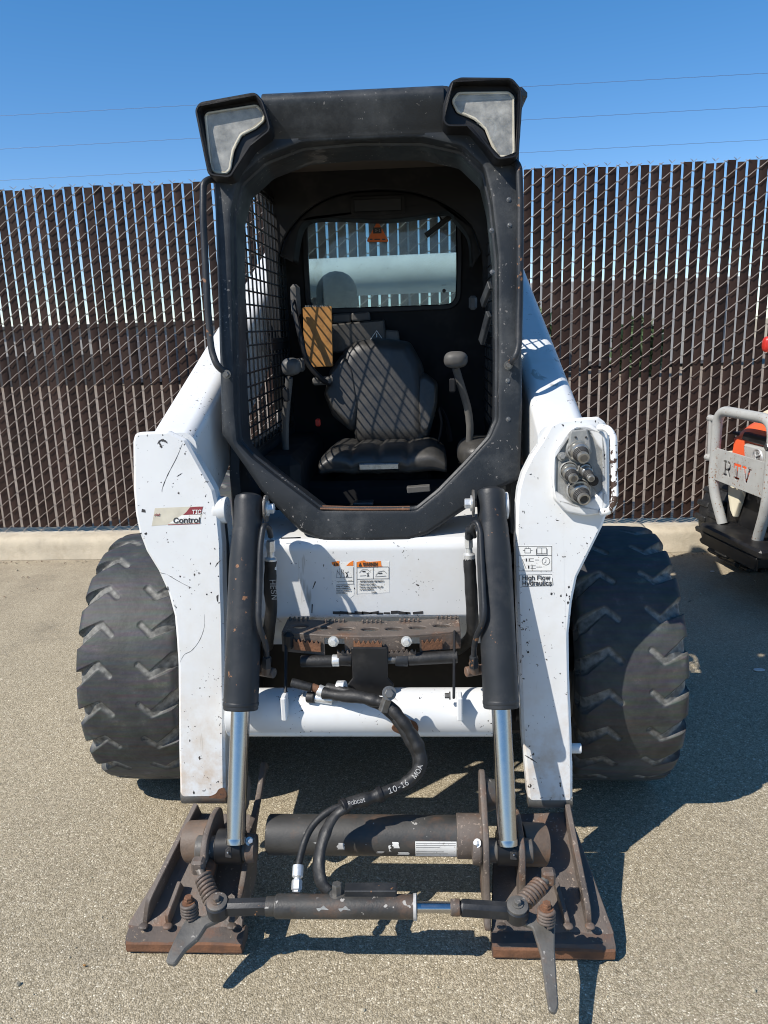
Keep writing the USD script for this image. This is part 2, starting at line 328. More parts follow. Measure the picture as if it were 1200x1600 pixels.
M['tyre'] = usdkit.material(stage, '/World/Looks/tyre_rubber', {
    'tc': ('texture_coordinate', {}), 'n': ('noise_texture', {'scale': 14., 'detail': 8., 'roughness': .7}), 'r': ('rgb_ramp', {'ramp': [(.3, (.022, .0232, .0235)), (.6, (.046, .047, .0455)), (.8, (.11, .106, .097))]}),
    'mp': ('mapping', {'scale': (.25, 3., 3.)}), 'n2': ('noise_texture', {'scale': 30., 'detail': 4.}), 'm1': ('mix', {'mix_type': 'overlay', 'fac': .5}),
    'a': ('attribute', {'attribute': 'dirt'}), 'n3': ('noise_texture', {'scale': 60., 'detail': 5.}), 'dr': ('rgb_ramp', {'ramp': [(.3, (.06, .058, .052)), (.7, (.21, .205, .185))]}),
    'm2': ('mix', {}), 'b': ('bump', {'distance': .0012, 'strength': 1.}), 'p': ('principled_bsdf', {'roughness': .62, 'specular_ior_level': .4})},
    [('tc.object', 'n.vector'), ('n.fac', 'r.fac'), ('tc.object', 'mp.vector'), ('mp.vector', 'n2.vector'), ('r.color', 'm1.color1'), ('n2.color', 'm1.color2'),
     ('tc.object', 'n3.vector'), ('n3.fac', 'dr.fac'), ('m1.color', 'm2.color1'), ('dr.color', 'm2.color2'), ('a.fac', 'm2.fac'), ('m2.color', 'p.base_color'),
     ('n3.fac', 'b.height'), ('b.normal', 'p.normal')], surface='p.BSDF')
M['asphalt'] = usdkit.material(stage, '/World/Looks/asphalt', {
    'g': ('geometry', {}), 'v': ('voronoi_texture', {'scale': 270., 'feature': 'f1'}), 'hs': ('separate_color', {}),
    'sr': ('rgb_ramp', {'ramp': [(0., (.235, .2, .138)), (.4, (.33, .285, .202)), (.72, (.40, .348, .255)), (.95, (.49, .435, .33)), (1., (.72, .67, .55))]}),
    'vd': ('rgb_ramp', {'ramp': [(.3, (1, 1, 1)), (.85, (.55, .53, .49))]}), 'm1': ('mix', {'mix_type': 'multiply', 'fac': .7}),
    'n1': ('noise_texture', {'scale': .9, 'detail': 8., 'roughness': .62}), 'r1': ('rgb_ramp', {'ramp': [(.32, (.90, .89, .87)), (.52, (1.05, 1.04, 1.02)), (.72, (1.15, 1.13, 1.10))]}), 'm2': ('mix', {'mix_type': 'multiply', 'fac': 1.}),
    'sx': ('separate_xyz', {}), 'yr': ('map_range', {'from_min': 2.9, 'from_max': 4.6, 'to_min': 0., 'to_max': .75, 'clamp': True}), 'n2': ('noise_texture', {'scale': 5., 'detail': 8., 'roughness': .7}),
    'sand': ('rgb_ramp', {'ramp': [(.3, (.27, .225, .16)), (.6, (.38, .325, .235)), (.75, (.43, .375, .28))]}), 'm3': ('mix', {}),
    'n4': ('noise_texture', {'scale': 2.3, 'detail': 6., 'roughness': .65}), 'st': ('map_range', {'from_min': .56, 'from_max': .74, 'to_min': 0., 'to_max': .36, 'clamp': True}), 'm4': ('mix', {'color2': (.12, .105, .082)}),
    'n5': ('noise_texture', {'scale': 60., 'detail': 5., 'roughness': .65}), 'r5': ('rgb_ramp', {'ramp': [(.3, (.78, .78, .78)), (.7, (1.18, 1.17, 1.15))]}), 'm5': ('mix', {'mix_type': 'multiply', 'fac': 1.}),
    'mr': ('mapping', {'rotation': (0., 0., -.85)}), 'mc': ('mapping', {'scale': (5., 26., 1.)}), 'nc': ('noise_texture', {'scale': 1., 'detail': 4., 'roughness': .6}), 'ca': ('map_range', {'from_min': .69, 'from_max': .73, 'to_min': 0., 'to_max': 1., 'clamp': True}), 'cn': ('noise_texture', {'scale': 1.7, 'detail': 2.}), 'cg': ('map_range', {'from_min': .4, 'from_max': .55, 'to_min': .1, 'to_max': .75, 'clamp': True}), 'cm': ('math', {'math_type': 'multiply'}), 'm6': ('mix', {'color2': (.07, .06, .045)}),
    'bi': ('math', {'math_type': 'multiply', 'value2': -1.}), 'b': ('bump', {'distance': .003, 'strength': .7}), 'p': ('principled_bsdf', {'roughness': .92, 'specular_ior_level': .25})},
    [('g.position', 'v.vector'), ('v.color', 'hs.color'), ('hs.r', 'sr.fac'), ('v.distance', 'vd.fac'), ('sr.color', 'm1.color1'), ('vd.color', 'm1.color2'),
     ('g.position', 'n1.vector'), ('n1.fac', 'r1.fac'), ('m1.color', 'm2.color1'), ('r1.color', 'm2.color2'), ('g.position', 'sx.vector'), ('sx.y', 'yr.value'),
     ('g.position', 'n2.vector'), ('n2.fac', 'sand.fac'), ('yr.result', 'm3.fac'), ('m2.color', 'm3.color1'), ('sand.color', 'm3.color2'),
     ('g.position', 'n4.vector'), ('n4.fac', 'st.value'), ('st.result', 'm4.fac'), ('m3.color', 'm4.color1'),
     ('g.position', 'n5.vector'), ('n5.fac', 'r5.fac'), ('m4.color', 'm5.color1'), ('r5.color', 'm5.color2'), ('m5.color', 'm6.color1'), ('g.position', 'mr.vector'), ('mr.vector', 'mc.vector'), ('mc.vector', 'nc.vector'), ('nc.fac', 'ca.value'), ('g.position', 'cn.vector'), ('cn.fac', 'cg.value'), ('ca.result', 'cm.value1'), ('cg.result', 'cm.value2'), ('cm.value', 'm6.fac'), ('m6.color', 'p.base_color'),
     ('v.distance', 'bi.value1'), ('bi.value', 'b.height'), ('b.normal', 'p.normal')], surface='p.BSDF')

# ------------------------------------------------------------------ ground, kerb
g = np.array([[-400, -60, 0], [400, -60, 0], [400, 700, 0], [-400, 700, 0]], float)
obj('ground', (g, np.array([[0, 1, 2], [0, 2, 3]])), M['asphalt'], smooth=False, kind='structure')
rs = np.random.RandomState(3)
prof = cr([(4.97, .002), (4.985, .05), (5.0, .11), (5.02, .137), (5.06, .152), (5.2, .155), (5.30, .154)], 3)
kerb_root = grp('kerb', '/World'); tag(stage.GetPrimAtPath(kerb_root), kind='structure')
for x0, x1 in [(-9, -4.6), (-4.59, -1.55), (-1.54, 1.62), (1.628, 4.7), (4.71, 9)]:
    xs = np.linspace(x0, x1, max(3, int((x1 - x0) * 30))); rings = []
    for i, x in enumerate(xs):
        q = prof.copy(); q[:, 0] += .004 * (meshkit.noise(np.c_[np.full(len(q), x * 6), q * 30]) - .5)
        e = .006 if i in (0, len(xs) - 1) else 0
        rings.append(np.c_[np.full(len(q), x), q[:, 0] + e, q[:, 1] - e])
    obj('kerb_stone', loft(rings, closed=False, caps=False), M['kerb'], kerb_root, smooth=50)

# ------------------------------------------------------------------ fence
fence = thing('chain_link_fence', 'tall chain link fence with brown privacy slats behind the loader', 'fence')
FY, PITCH, ROW, X0, NS = 5.15, .0648, .0925, -3.75, 112
for k in range(NS):
    xc = X0 + (k + .5) * PITCH + rs.uniform(-.002, .002); w = .0522 + rs.uniform(-.0035, .0025); top = 2.425 + rs.uniform(-.008, .008); tw = rs.uniform(-.13, .13); lean = rs.uniform(-.002, .002)
    zs = np.linspace(.19, top, 27); rings = []
    for i, z in enumerate(zs):
        c = .0028 * (1 + .8 * math.sin(z * 2 * math.pi / ROW + k * math.pi)) + (.006 if rs.rand() < .06 else 0)
        xx = np.array([-.5, -.25, .25, .5, .25, -.25]) * w; yy = np.array([0, -c, -c, 0, c * .6, c * .6]) + tw * xx
        rings.append(np.c_[xc + xx + lean * (z - 1.2), FY + yy, np.full(6, z)])
    obj('slat', loft(rings), M['slat'], fence, smooth=40)
for k in range(NS):
    xa, xb = X0 + k * PITCH, X0 + (k + 1) * PITCH; pts = []; off = (k % 2) * .5; j = 0
    z = .16 + off * ROW
    while z < 2.43:
        pts += [(xa, FY, z), (xa + .010, FY - .0125, z + .005), (xb - .010, FY - .0125, z + ROW / 2 - .005), (xb, FY, z + ROW / 2), (xb - .010, FY + .0075, z + ROW / 2 + .005), (xa + .010, FY + .0075, z + ROW - .005)]
        z += ROW
    pts = [p for p in pts if p[2] < 2.437]
    obj('wire', tube(pts, .0023, 5), M['wire'], fence, smooth=60)
for k in range(0, NS + 1, 2):
    x = X0 + k * PITCH
    obj('wire_barb', cat(tube([(x - .02, FY - .004, 2.448), (x, FY, 2.43), (x + .012, FY + .003, 2.44)], .0015, 5), tube([(x + .02, FY + .004, 2.447), (x, FY, 2.43), (x - .01, FY - .003, 2.442)], .0015, 5)), M['wire'], fence, smooth=60)
for x in (-6.2, .05, 5.9):
    obj('fence_post', rod((x, FY + .05, 0), (x, FY + .05, 2.4), .03), M['rtvgrey'], fence)

# ------------------------------------------------------------------ beyond the fence
obj('yard', (np.array([[-80, 5.7, .004], [80, 5.7, .004], [80, 60, .004], [-80, 60, .004]], float), np.array([[0, 1, 2], [0, 2, 3]])), mat('yard_dirt', (.215, .17, .125), .95, var=.2, vs=3), smooth=False, kind='structure')
b = thing('storage_building', 'long low pale building seen through the left gaps of the fence', 'building')
obj('wall', bx(-24, -3.5, 24, 30, 0, 1.75, .02), M['bldg'], b); obj('plinth', bx(-24.1, -3.4, 23.85, 24.0, 0, .95, .01), M['farroof'], b); obj('roof', bx(-24.3, -3.2, 23.8, 30.3, 1.75, 1.86, .02), M['farroof'], b)
for x in np.arange(-22, -5, 3.4): obj('window', bx(x, x + 1.1, 23.93, 24.02, .8, 1.45, .01), M['pane'], b)
t = thing('cargo_container', 'white cargo container seen through the right gaps of the fence', 'container')
obj('body', bx(3.5, 10.5, 25.5, 28, .1, 2.75, .03), M['bldg2'], t); obj('door', bx(4.0, 6.0, 25.42, 25.495, .25, 2.5, .01), M['bldg'], t)
for x in np.arange(6.4, 10.4, .5): obj('rib', bx(x, x + .2, 25.44, 25.497, .2, 2.6, .01), M['bldg2'], t)
def bush(name, label, x, y, r, h, seed, n=1500):
    q = np.random.RandomState(seed); th = thing(name, label, 'bush', None)
    obj('trunk', rod((x, y, 0), (x + .1, y, h * .6), .09, .04), M['bark'], th)
    d = q.normal(size=(n, 3)); d /= np.linalg.norm(d, axis=1, keepdims=True); rr = q.uniform(.45, 1, n)**.5
    c = d * rr[:, None] * V(r, r * .8, h * .5) * (1 + .35 * (meshkit.noise(d * 2.5, seed)[:, None] - .5)) + V(x, y, h * .52); c[:, 2] = np.maximum(c[:, 2], .05)
    a = q.normal(size=(n, 3)) * .13; e = q.normal(size=(n, 3)) * .13
    v = np.stack([c - a, c + e, c + a, c - e], 1).reshape(-1, 3); i = np.arange(n)[:, None] * 4
    obj('crown', (v, np.vstack([i + [0, 1, 2], i + [0, 2, 3]])), M['leaf'], th, smooth=False)
bush('bush', 'green bush behind the fence just right of the cab', 2.9, 22, .8, 1.9, 5, 900)
bush('bush', 'small green bush behind the fence, between the green and the white container', 5.9, 21.5, .6, 1.4, 6, 700)
for x0, x1, h, c, lab in ((1.2, 2.4, 2.3, 'green_box', 'dark green container behind the fence, right beside the loader cab'), (3.9, 4.9, 1.9, 'grey_box', 'grey steel container behind the fence, low and narrow'), (-9.2, -7.3, 1.45, 'grey_box2', 'grey container in front of the pale building, seen through the left gaps')):
    t = thing('cargo_container', lab, 'container'); mm = mat(c, dict(green_box=(.02, .07, .05), grey_box=(.13, .12, .11), grey_box2=(.10, .10, .11))[c], .6, var=.2, vs=2)
    obj('body', bx(x0, x1, 23, 23.8, .1, h, .02), mm, t); obj('door', bx(x0 + .15, x1 - .15, 22.95, 22.995, .2, h - .15, .01), mm, t)
for i, (zl, zr, yy) in enumerate([(4.95, 4.95, 26.), (4.03, 4.03, 26.2), (3.1, 3.1, 26.4)]):
    c0 = P(0, [180, 232, 281][i], Y=yy); c1 = P(1200, [113, 165, 217][i], Y=yy - 1.2); xs = np.linspace(-1.5, 2.5, 30)[:, None]
    pts = c0 + (c1 - c0) * xs; pts[:, 2] -= .12 * (xs[:, 0] * (1 - xs[:, 0])) * 0 + .02
    obj('power_line', tube(pts, .0055, 6), M['cable'], label=['topmost of the three thin cables crossing the sky', 'middle one of the three thin cables crossing the sky', 'lowest of the three thin cables, just above the fence top'][i], category='power line', group='cables across the sky')

# ================================================================== the loader
L = thing('skid_steer_loader', 'large white skid steer loader with black cab, parked facing the camera', 'loader')
ARM, CAB = Plane(1.84, .25, .1414), Plane(2.08, .92, .17)

# ---- tyres and wheels
def tyre_mesh(R=.42, NA=792):
    prof = np.array([(-.105, .215), (-.135, .235), (-.152, .285), (-.156, .33), (-.156, .37), (-.154, .392), (-.146, .408), (-.125, .4155), (-.06, .419), (0, .42),
                     (.06, .419), (.125, .4155), (.146, .408), (.154, .392), (.156, .37), (.156, .33), (.152, .285), (.135, .235), (.105, .215)])
    q = cr(prof, 12); s = np.r_[0, np.cumsum(np.linalg.norm(np.diff(q, axis=0), axis=1))]
    tread = np.abs(np.interp(s, s, q[:, 0])) ; u = np.concatenate([np.linspace(0, .17, 14)[:-1], np.linspace(.17, s[-1] - .17, 110), np.linspace(s[-1] - .17, s[-1], 14)[1:]])
    x, r = np.interp(u, s, q[:, 0]), np.interp(u, s, q[:, 1]); pitch = 2 * np.pi * R / 22
    a = np.linspace(0, 2 * np.pi, NA, endpoint=False); X, A = np.meshgrid(u - s[-1] / 2, a * R, indexing='ij')
    def seg(px, pa, p, q_, w0, w1):
        d = np.subtract(q_, p); t = np.clip(((px - p[0]) * d[0] + (pa - p[1]) * d[1]) / (d @ d), 0, 1)
        return np.hypot(px - p[0] - t * d[0], pa - p[1] - t * d[1]) - (w0 + (w1 - w0) * t)
    def groove(px, pa):
        pa = (pa + pitch / 2) % pitch - pitch / 2; out = np.full(px.shape, 9.)
        for sh in (-pitch, 0, pitch):
            b = pa + sh
            out = np.minimum(out, np.minimum(seg(px, b, (-.215, -.016), (-.15, 0), .028, .024), np.minimum(seg(px, b, (-.15, 0), (-.078, .046), .023, .0115), seg(px, b, (-.078, .046), (-.043, .014), .0105, .0095))))
        return out
    d = np.minimum(groove(X, -A), groove(-X, A + pitch / 2))
    depth = np.clip(-d / .0035, 0, 1); shoulder = np.clip((np.abs(X) - .09) / .06, 0, 1)
    dep = depth * (.0045 + .029 * shoulder**1.3) * (np.abs(X) < .212)
    wob = .0022 * (meshkit.noise(np.stack([X * 18, np.cos(A / R) * 7, np.sin(A / R) * 7], -1), 4) - .5)
    rr = r[:, None] - dep + wob
    xx = x[:, None] * (1 - .1 * np.clip((np.abs(X) - .15) / .05, 0, 1) * depth)
    pts = np.stack([xx, np.cos(A / R) * rr, np.sin(A / R) * rr], -1)
    n = NA; k = len(u); i = np.arange(n); j = np.roll(i, -1); fs = []
    for m in range(k - 1): fs += [np.stack([i + m * n, i + (m + 1) * n, j + m * n], 1), np.stack([j + m * n, i + (m + 1) * n, j + (m + 1) * n], 1)]
    side = np.clip((.372 - r) / .03, 0, 1)[:, None] * .35
    dirt = np.clip(np.maximum(depth * .95, side + 0 * depth), 0, 1)
    return pts.reshape(-1, 3), np.vstack(fs), dirt.ravel()
tv, tf, td = tyre_mesh()
rimm = lathe([(0, -.06), (.09, -.06), (.1, -.075), (.16, -.075), (.175, -.1), (.2, -.125), (.222, -.128), (.222, -.11), (.205, -.1), (.205, .1), (.222, .125), (0, .1)], (0, 0, 0), (1, 0, 0), 40)
def wheel(name, x, y, turn, spin, first=None):
    p = path('wheel', L); w = UsdGeom.Xform.Define(stage, p)
    w.AddTranslateOp().Set(Gf.Vec3d(x, y, .418)); w.AddRotateZOp().Set(turn); w.AddRotateXOp().Set(spin)
    if first:
        w.GetPrim().GetReferences().AddInternalReference(first); w.GetPrim().SetInstanceable(True); return p
    m = usdkit.mesh(stage, p + '/tyre', (tv, tf), M['tyre'], smooth=True)
    UsdGeom.PrimvarsAPI(m).CreatePrimvar('dirt', Sdf.ValueTypeNames.FloatArray, 'vertex').Set(Vt.FloatArray.FromNumpy(td.astype(np.float32)))
    obj('rim', rimm, M['white'], p)
    for k in range(8):
        aa = k * math.pi / 4; obj('wheel_nut', hexbolt((-.07, .13 * math.cos(aa), .13 * math.sin(aa)), (-1, 0, 0), .012, .02), M['dull'], p)
    return p
w0 = wheel('w', -.738, 2.455, 0, 4)
wheel('w', .755, 2.455, 180, 9, w0); wheel('w', -.738, 3.67, 0, 20, w0); wheel('w', .755, 3.67, 180, 31, w0)

# ---- chassis
lower = cat(bx(-.40, .42, 2.30, 4.0, .30, .9, .02), bx(-.56, -.38, 2.2, 3.95, .24, .78, .02), bx(.39, .575, 2.2, 3.95, .24, .78, .02))
obj('chassis', lower, M['blackm'], L)
for a_ in (((-.74, 2.455, .418), (-.55, 2.455, .418)), ((.56, 2.455, .418), (.75, 2.455, .418)), ((-.74, 3.67, .418), (.75, 3.67, .418))): obj('axle', rod(*a_, .07), M['blackm'], L)
obj('engine_cover', bx(-.40, .42, 3.36, 4.15, .8, 1.42, .04), M['white'], L)
# front panel: a bent sheet
pr = [(2.42, .93), (2.12, .925), (2.085, .918), (2.072, .90), (2.07, .87), (2.07, .715), (2.072, .695), (2.085, .682), (2.20, .59), (2.21, .55)]
rg = [np.array([(x, y, z) for y, z in cr(pr, 3)]) for x in np.linspace(-.355, .375, 9)]
fp = obj('front_panel', cat(loft(rg, closed=False, caps=False), bx(-.36, -.352, 2.09, 2.42, .60, .91, .002), bx(.372, .38, 2.09, 2.42, .60, .91, .002)), M['white'], L, smooth=50)
obj('lip_wear', cat(*[slab(rnd(np.array([(x, .7 + .003 * rs.rand()), (x + w, .7 + .003 * rs.rand()), (x + w, .705 + .007 * rs.rand()), (x, .705 + .007 * rs.rand())])), frame((0, 2.0688, 0), (1, 0, 0), (0, 0, 1)), .0008, 0) for x, w in zip(np.linspace(-.11, .12, 12), rs.uniform(.012, .03, 12))]), M['ink'], fp, smooth=False)
# side fenders of the chassis behind the lift arms
for s, X in ((-1, -.42), (1, .44)):
    obj('side_plate', slab(rnd([(2.16, .3), (2.7, .24), (3.9, .3), (3.95, 1.15), (2.6, 1.12), (2.2, .93)], .03), (V(X, 0, 0), V(0, s, 0) * 1., V(0, 0, 1), V(s, 0, 0)) if s > 0 else (V(X, 0, 0), V(0, -1, 0), V(0, 0, 1), V(-1, 0, 0)), .01) if s > 0 else
        slab(rnd([(-2.16, .3), (-2.7, .24), (-3.9, .3), (-3.95, 1.15), (-2.6, 1.12), (-2.2, .93)], .03), (V(X, 0, 0), V(0, -1, 0), V(0, 0, 1), V(-1, 0, 0)), .01), M['blackm'], L)

# ---- cab: front frame as a ring between two outlines
outer = rnd(CAB.p2([(333, 285), (330, 215), (322, 170), (420, 148), (695, 130), (806, 150), (812, 250), (815, 500), (817, 640), (813, 749), (780, 764), (720, 801), (668, 836), (640, 845), (580, 847), (502, 846), (470, 832), (450, 813), (407, 767), (380, 727), (345, 678), (342, 560), (337, 400)]), .012)
inF = rnd(CAB.p2([(360, 330), (372, 280), (410, 245), (470, 222), (560, 214), (660, 214), (722, 228), (757, 262), (768, 310), (778, 400), (779, 560), (778, 655), (766, 683), (727, 726), (686, 768), (650, 797), (500, 797), (474, 777), (428, 742), (394, 715), (370, 690), (366, 640), (363, 500)]), .02)
cc = CAB.p2([(575, 520)])[0]; NA = 320
def star(poly):
    from shapely.geometry import LineString
    out = []
    for a in np.linspace(0, 2 * np.pi, NA, endpoint=False):
        h = poly.exterior.intersection(LineString([cc, cc + 3 * V(math.cos(a), math.sin(a))]))
        out.append(np.array(h.geoms[0].coords[0] if hasattr(h, 'geoms') else h.coords[0])[:2])
    return np.array(out)
so, si = star(outer), star(inF); dirn = (so - cc) / np.linalg.norm(so - cc, axis=1, keepdims=True); dn2 = (si - cc) / np.linalg.norm(si - cc, axis=1, keepdims=True)
rings = [CAB.to3(so, -.15), CAB.to3(so, -.014), CAB.to3(so - dirn * .004, -.005), CAB.to3(so - dirn * .014, 0), CAB.to3(si + dn2 * .012, 0), CAB.to3(si + dn2 * .003, -.004), CAB.to3(si, -.012), CAB.to3(si, -.04),
         CAB.to3(si - dn2 * .006, -.043), CAB.to3(si - dn2 * .006, -.075), CAB.to3(si - dn2 * .002, -.08), CAB.to3(si - dn2 * .002, -.16)]
ringm = loft(rings, caps=False); ringm = ringm[0], ringm[1][:, ::-1]
cabf = obj('cab_frame', ringm, M['cab'], L, smooth=40)
# visor roll along the roof's front edge
vp = cr([(2.42, 2.03), (2.285, 2.0), (2.262, 2.02), (2.248, 2.06), (2.240, 2.092), (2.243, 2.108), (2.258, 2.120), (2.30, 2.127), (2.5, 2.130)], 4)
obj('visor', loft([np.array([(x, y, z) for y, z in vp]) for x in np.linspace(-.262, .226, 6)], closed=True), M['cab'], cabf, smooth=50)
ov = lathe([(0, 0), (.0, .004), (.017, .004), (.0195, .002), (.021, 0)], CAB.hit(556, 181) , (0, -1, .1), 26)
obj('plug_cap', ov, M['blackm'], cabf)
for px, py in [(795, 312), (796, 352), (793, 360 + 235), (794, 655), (768, 360), (769, 425), (386, 237), (743, 216)]:
    obj('bolt', hexbolt(CAB.hit(px, py), (0, -1, .17), .0045, .004), M['dull'], cabf)
edge = CAB.p2([(500, 795), (560, 796.5), (640, 796)])
obj('sill_edge', tube(CAB.to3(cr(edge, 5), -.006), .0032, 6), M['rust'], cabf); obj('sill_edge', tube(CAB.to3(cr(edge, 5) + V(0, .004), -.05), .003, 6), M['rust'], cabf)
# roof, side walls with screens, rear wall with window
obj('roof', bx(-.43, .455, 2.3, 3.36, 2.085, 2.125, .015), M['cab'], L)
obj('headliner', bx(-.40, .43, 2.36, 3.2, 2.055, 2.083, .01), M['roofin'], L)
for X, s in ((-.415, -1), (.44, 1)):
    fr = (V(X, 0, 0), V(0, 1, 0), V(0, 0, 1), V(1, 0, 0)) if s > 0 else (V(X, 0, 0), V(0, -1, 0), V(0, 0, 1), V(-1, 0, 0))
    o2 = Polygon([(2.2, .9), (3.36, .9), (3.36, 2.1), (2.38, 2.1), (2.24, 1.2), (2.2, 1.1)]); h2 = rnd([(2.36, 1.15), (3.0, 1.15), (3.02, 1.95), (2.46, 1.95)], .04)
    pg = o2.difference(h2)
    if s < 0:
        from shapely import affinity
        pg = affinity.scale(pg, -1, 1, origin=(0, 0))
    sw = obj('side_wall', slab(pg, fr, .03, .004), M['cab'], L)
    xi = X - s * .036
    bars = [tube([(xi, y, 1.12), (xi, y, 1.98)], .0032, 6) for y in np.arange(2.34, 3.13, .062)] + [tube([(xi - .003 * s, 2.3, z), (xi - .003 * s, 3.12, z)], .0032, 6) for z in np.arange(1.13, 1.99, .041)]
    obj('window_screen', cat(*bars, bx(xi - .004, xi + .004, 2.28, 3.13, 1.115, 1.135, .002), bx(xi - .004, xi + .004, 2.28, 3.13, 1.965, 1.985, .002)), M['blackm'], sw)
    obj('screen_plate', bx(xi - .003, xi + .003, 2.78, 3.12, 1.43, 1.475, .002), M['blackm'], sw)
def yzin(X): return V(X, 0, 0), V(1, 0, 0), V(0, 0, 1), V(0, -1, 0)
REAR = Plane(3.2, 0)
win = rnd(REAR.p2([(478, 341), (520, 338), (600, 336), (714, 333), (716, 400), (714, 477), (640, 480), (484, 485), (480, 420)]), .045)
rw = sbox(-.42, .85, .445, 2.1).difference(win)
obj('rear_wall', slab(rw, REAR.fr(), .04, .004), M['inside'], L)
gasket = win.buffer(.016).difference(win.buffer(-.006))
obj('window_seal', slab(gasket, Plane(3.19, 0).fr(), .02, .004), M['black'], L)
rwn = obj('rear_window', slab(win.buffer(.003), Plane(3.215, 0).fr(), .005, 0), M['window'], L, smooth=False)
T1 = Plane(3.183, 0); tri = rnd(T1.p2([(590, 345), (608, 378), (572, 378)]), .005)
sg = obj('warning_triangle', slab(tri, T1.fr(), .004, .001), M['tri'], L)
obj('print', cat(slab(sbox(*T1.p2([(583, 365)])[0], *T1.p2([(596, 355)])[0]), Plane(3.1825, 0).fr(), .0005, 0), *[slab(sbox(*T1.p2([(x, 375)])[0], *T1.p2([(x + w, 373)])[0]), Plane(3.1825, 0).fr(), .0005, 0) for x, w in ((578, 4), (585, 9), (597, 5))]), M['ink'], sg, smooth=False)
q1 = T1.p2([(586, 362)])[0]; obj('print', text('2-1', .008, Plane(3.1815, 0).fr(), q1), M['hand'], sg, smooth=False)
obj('wiper_motor', cat(bar(REAR.hit(665, 370) + V(0, -.03, 0), REAR.hit(704, 340) + V(0, -.03, 0), .03, .02), tube(cr([REAR.hit(690, 345) - V(0, .03, 0), REAR.hit(683, 336) - V(0, .04, 0), REAR.hit(676, 332) - V(0, .03, 0)], 5), .003, 6)), M['black'], L)
obj('glass_mark', text('GLASS', .004, Plane(3.2138, 0).fr(), REAR.p2([(690, 446)])[0], .0002), M['ink'], rwn, smooth=False)
obj('glass_mark', lathe([(.006, 0), (.0075, .0003), (.006, .0006)], V(*REAR.hit(694, 454)) + V(0, .0135, 0), (0, -1, 0), 20), M['ink'], rwn)
# roof arch above the window with a dome light slot
ARCH = Plane(3.0, 0)
ap = cr(ARCH.p2([(437, 400), (448, 368), (478, 332), (525, 306), (590, 298), (650, 303), (698, 322), (735, 352), (752, 395)]), 6)
low = ARCH.p2([(737, 420), (733, 372), (712, 343), (700, 330), (650, 338), (600, 343), (540, 341), (490, 341), (470, 352), (462, 380), (458, 410)])
obj('rear_header', slab(rnd(np.vstack([ap, low[:1], cr(low, 4)]).tolist()), ARCH.fr(), .12, .006), M['inside'], L, smooth=50)
c0 = ARCH.p2([(553, 333)])[0]; c1 = ARCH.p2([(628, 309)])[0]
obj('dome_light', slab(rnd(sbox(*c0, *c1), .008), Plane(2.993, 0).fr(), .02, .003), M['black'], L)
obj('dome_bezel', slab(rnd(sbox(*c0, *c1).buffer(.01), .012).difference(sbox(*c0, *c1).buffer(-.004)), Plane(2.990, 0).fr(), .01, .003), M['inside'], L)
top = Polygon([(-.42, 2.1), (-.42, 1.2), (-.385, 1.2), *[tuple(p) for p in ap if True], (.41, 1.2), (.445, 1.2), (.445, 2.1)])
obj('arch_panel', slab(rnd(top.buffer(0)), Plane(2.97, 0).fr(), .02, .004), M['inside'], L, smooth=50)
# floor and lower inside
obj('cab_floor', cat(bx(-.40, .43, 2.2, 3.2, .80, .84, .01), bx(-.30, .32, 2.62, 3.15, .84, .98, .02)), M['inside'], L)
obj('pedal_plate', bx(.08, .16, 2.35, 2.45, .87, .885, .004), M['dull'], L); obj('pedal_plate', bar(P(636, 765, Y=2.5), P(672, 762, Y=2.5), .03, .02), M['trim'], L)

# ---- seat
def cush(pl, pts, depth, mt, par, round_=.03, nm='backrest', sub=4, lab=None):
    poly = rnd(pl.p2(pts), round_); ext = np.array(poly.exterior.coords)[:-1]; c = ext.mean(0)
    from scipy.interpolate import interp1d
    d = np.r_[0, np.cumsum(np.linalg.norm(np.diff(np.vstack([ext, ext[:1]]), axis=0), axis=1))]
    q = interp1d(d, np.vstack([ext, ext[:1]]), axis=0)(np.linspace(0, d[-1], 120, endpoint=False)); r = []
    for t in np.linspace(0, 1, 10):
        k = 1 - (1 - math.cos(t * math.pi / 2)) * .30 ; h = depth * math.sin(t * math.pi / 2); r.append(pl.to3(c + (q - c) * k, h))
    rr = [pl.to3(q * 1.0, -depth * .3)] + r
    m = loft(rr, caps=True); return obj(nm, (m[0], m[1]), mt, par, smooth=70, label=lab)
seat = grp('seat', L)
BK = Plane(2.93, 1.07, .22)
cush(BK, [(600, 529), (641, 534), (660, 568), (668, 610), (664, 694), (557, 694), (548, 640), (527, 580), (538, 545), (560, 532)], .05, M['seat'], seat, .03, 'backrest')
cush(Plane(2.95, 1.07, .22), [(540, 548), (556, 575), (566, 640), (556, 680), (520, 650), (507, 618), (516, 580)], .075, M['seat'], seat, .02, 'side_bolster')
cush(Plane(2.95, 1.07, .22), [(655, 575), (684, 598), (683, 632), (668, 690), (655, 690), (652, 620)], .07, M['seat'], seat, .02, 'side_bolster')
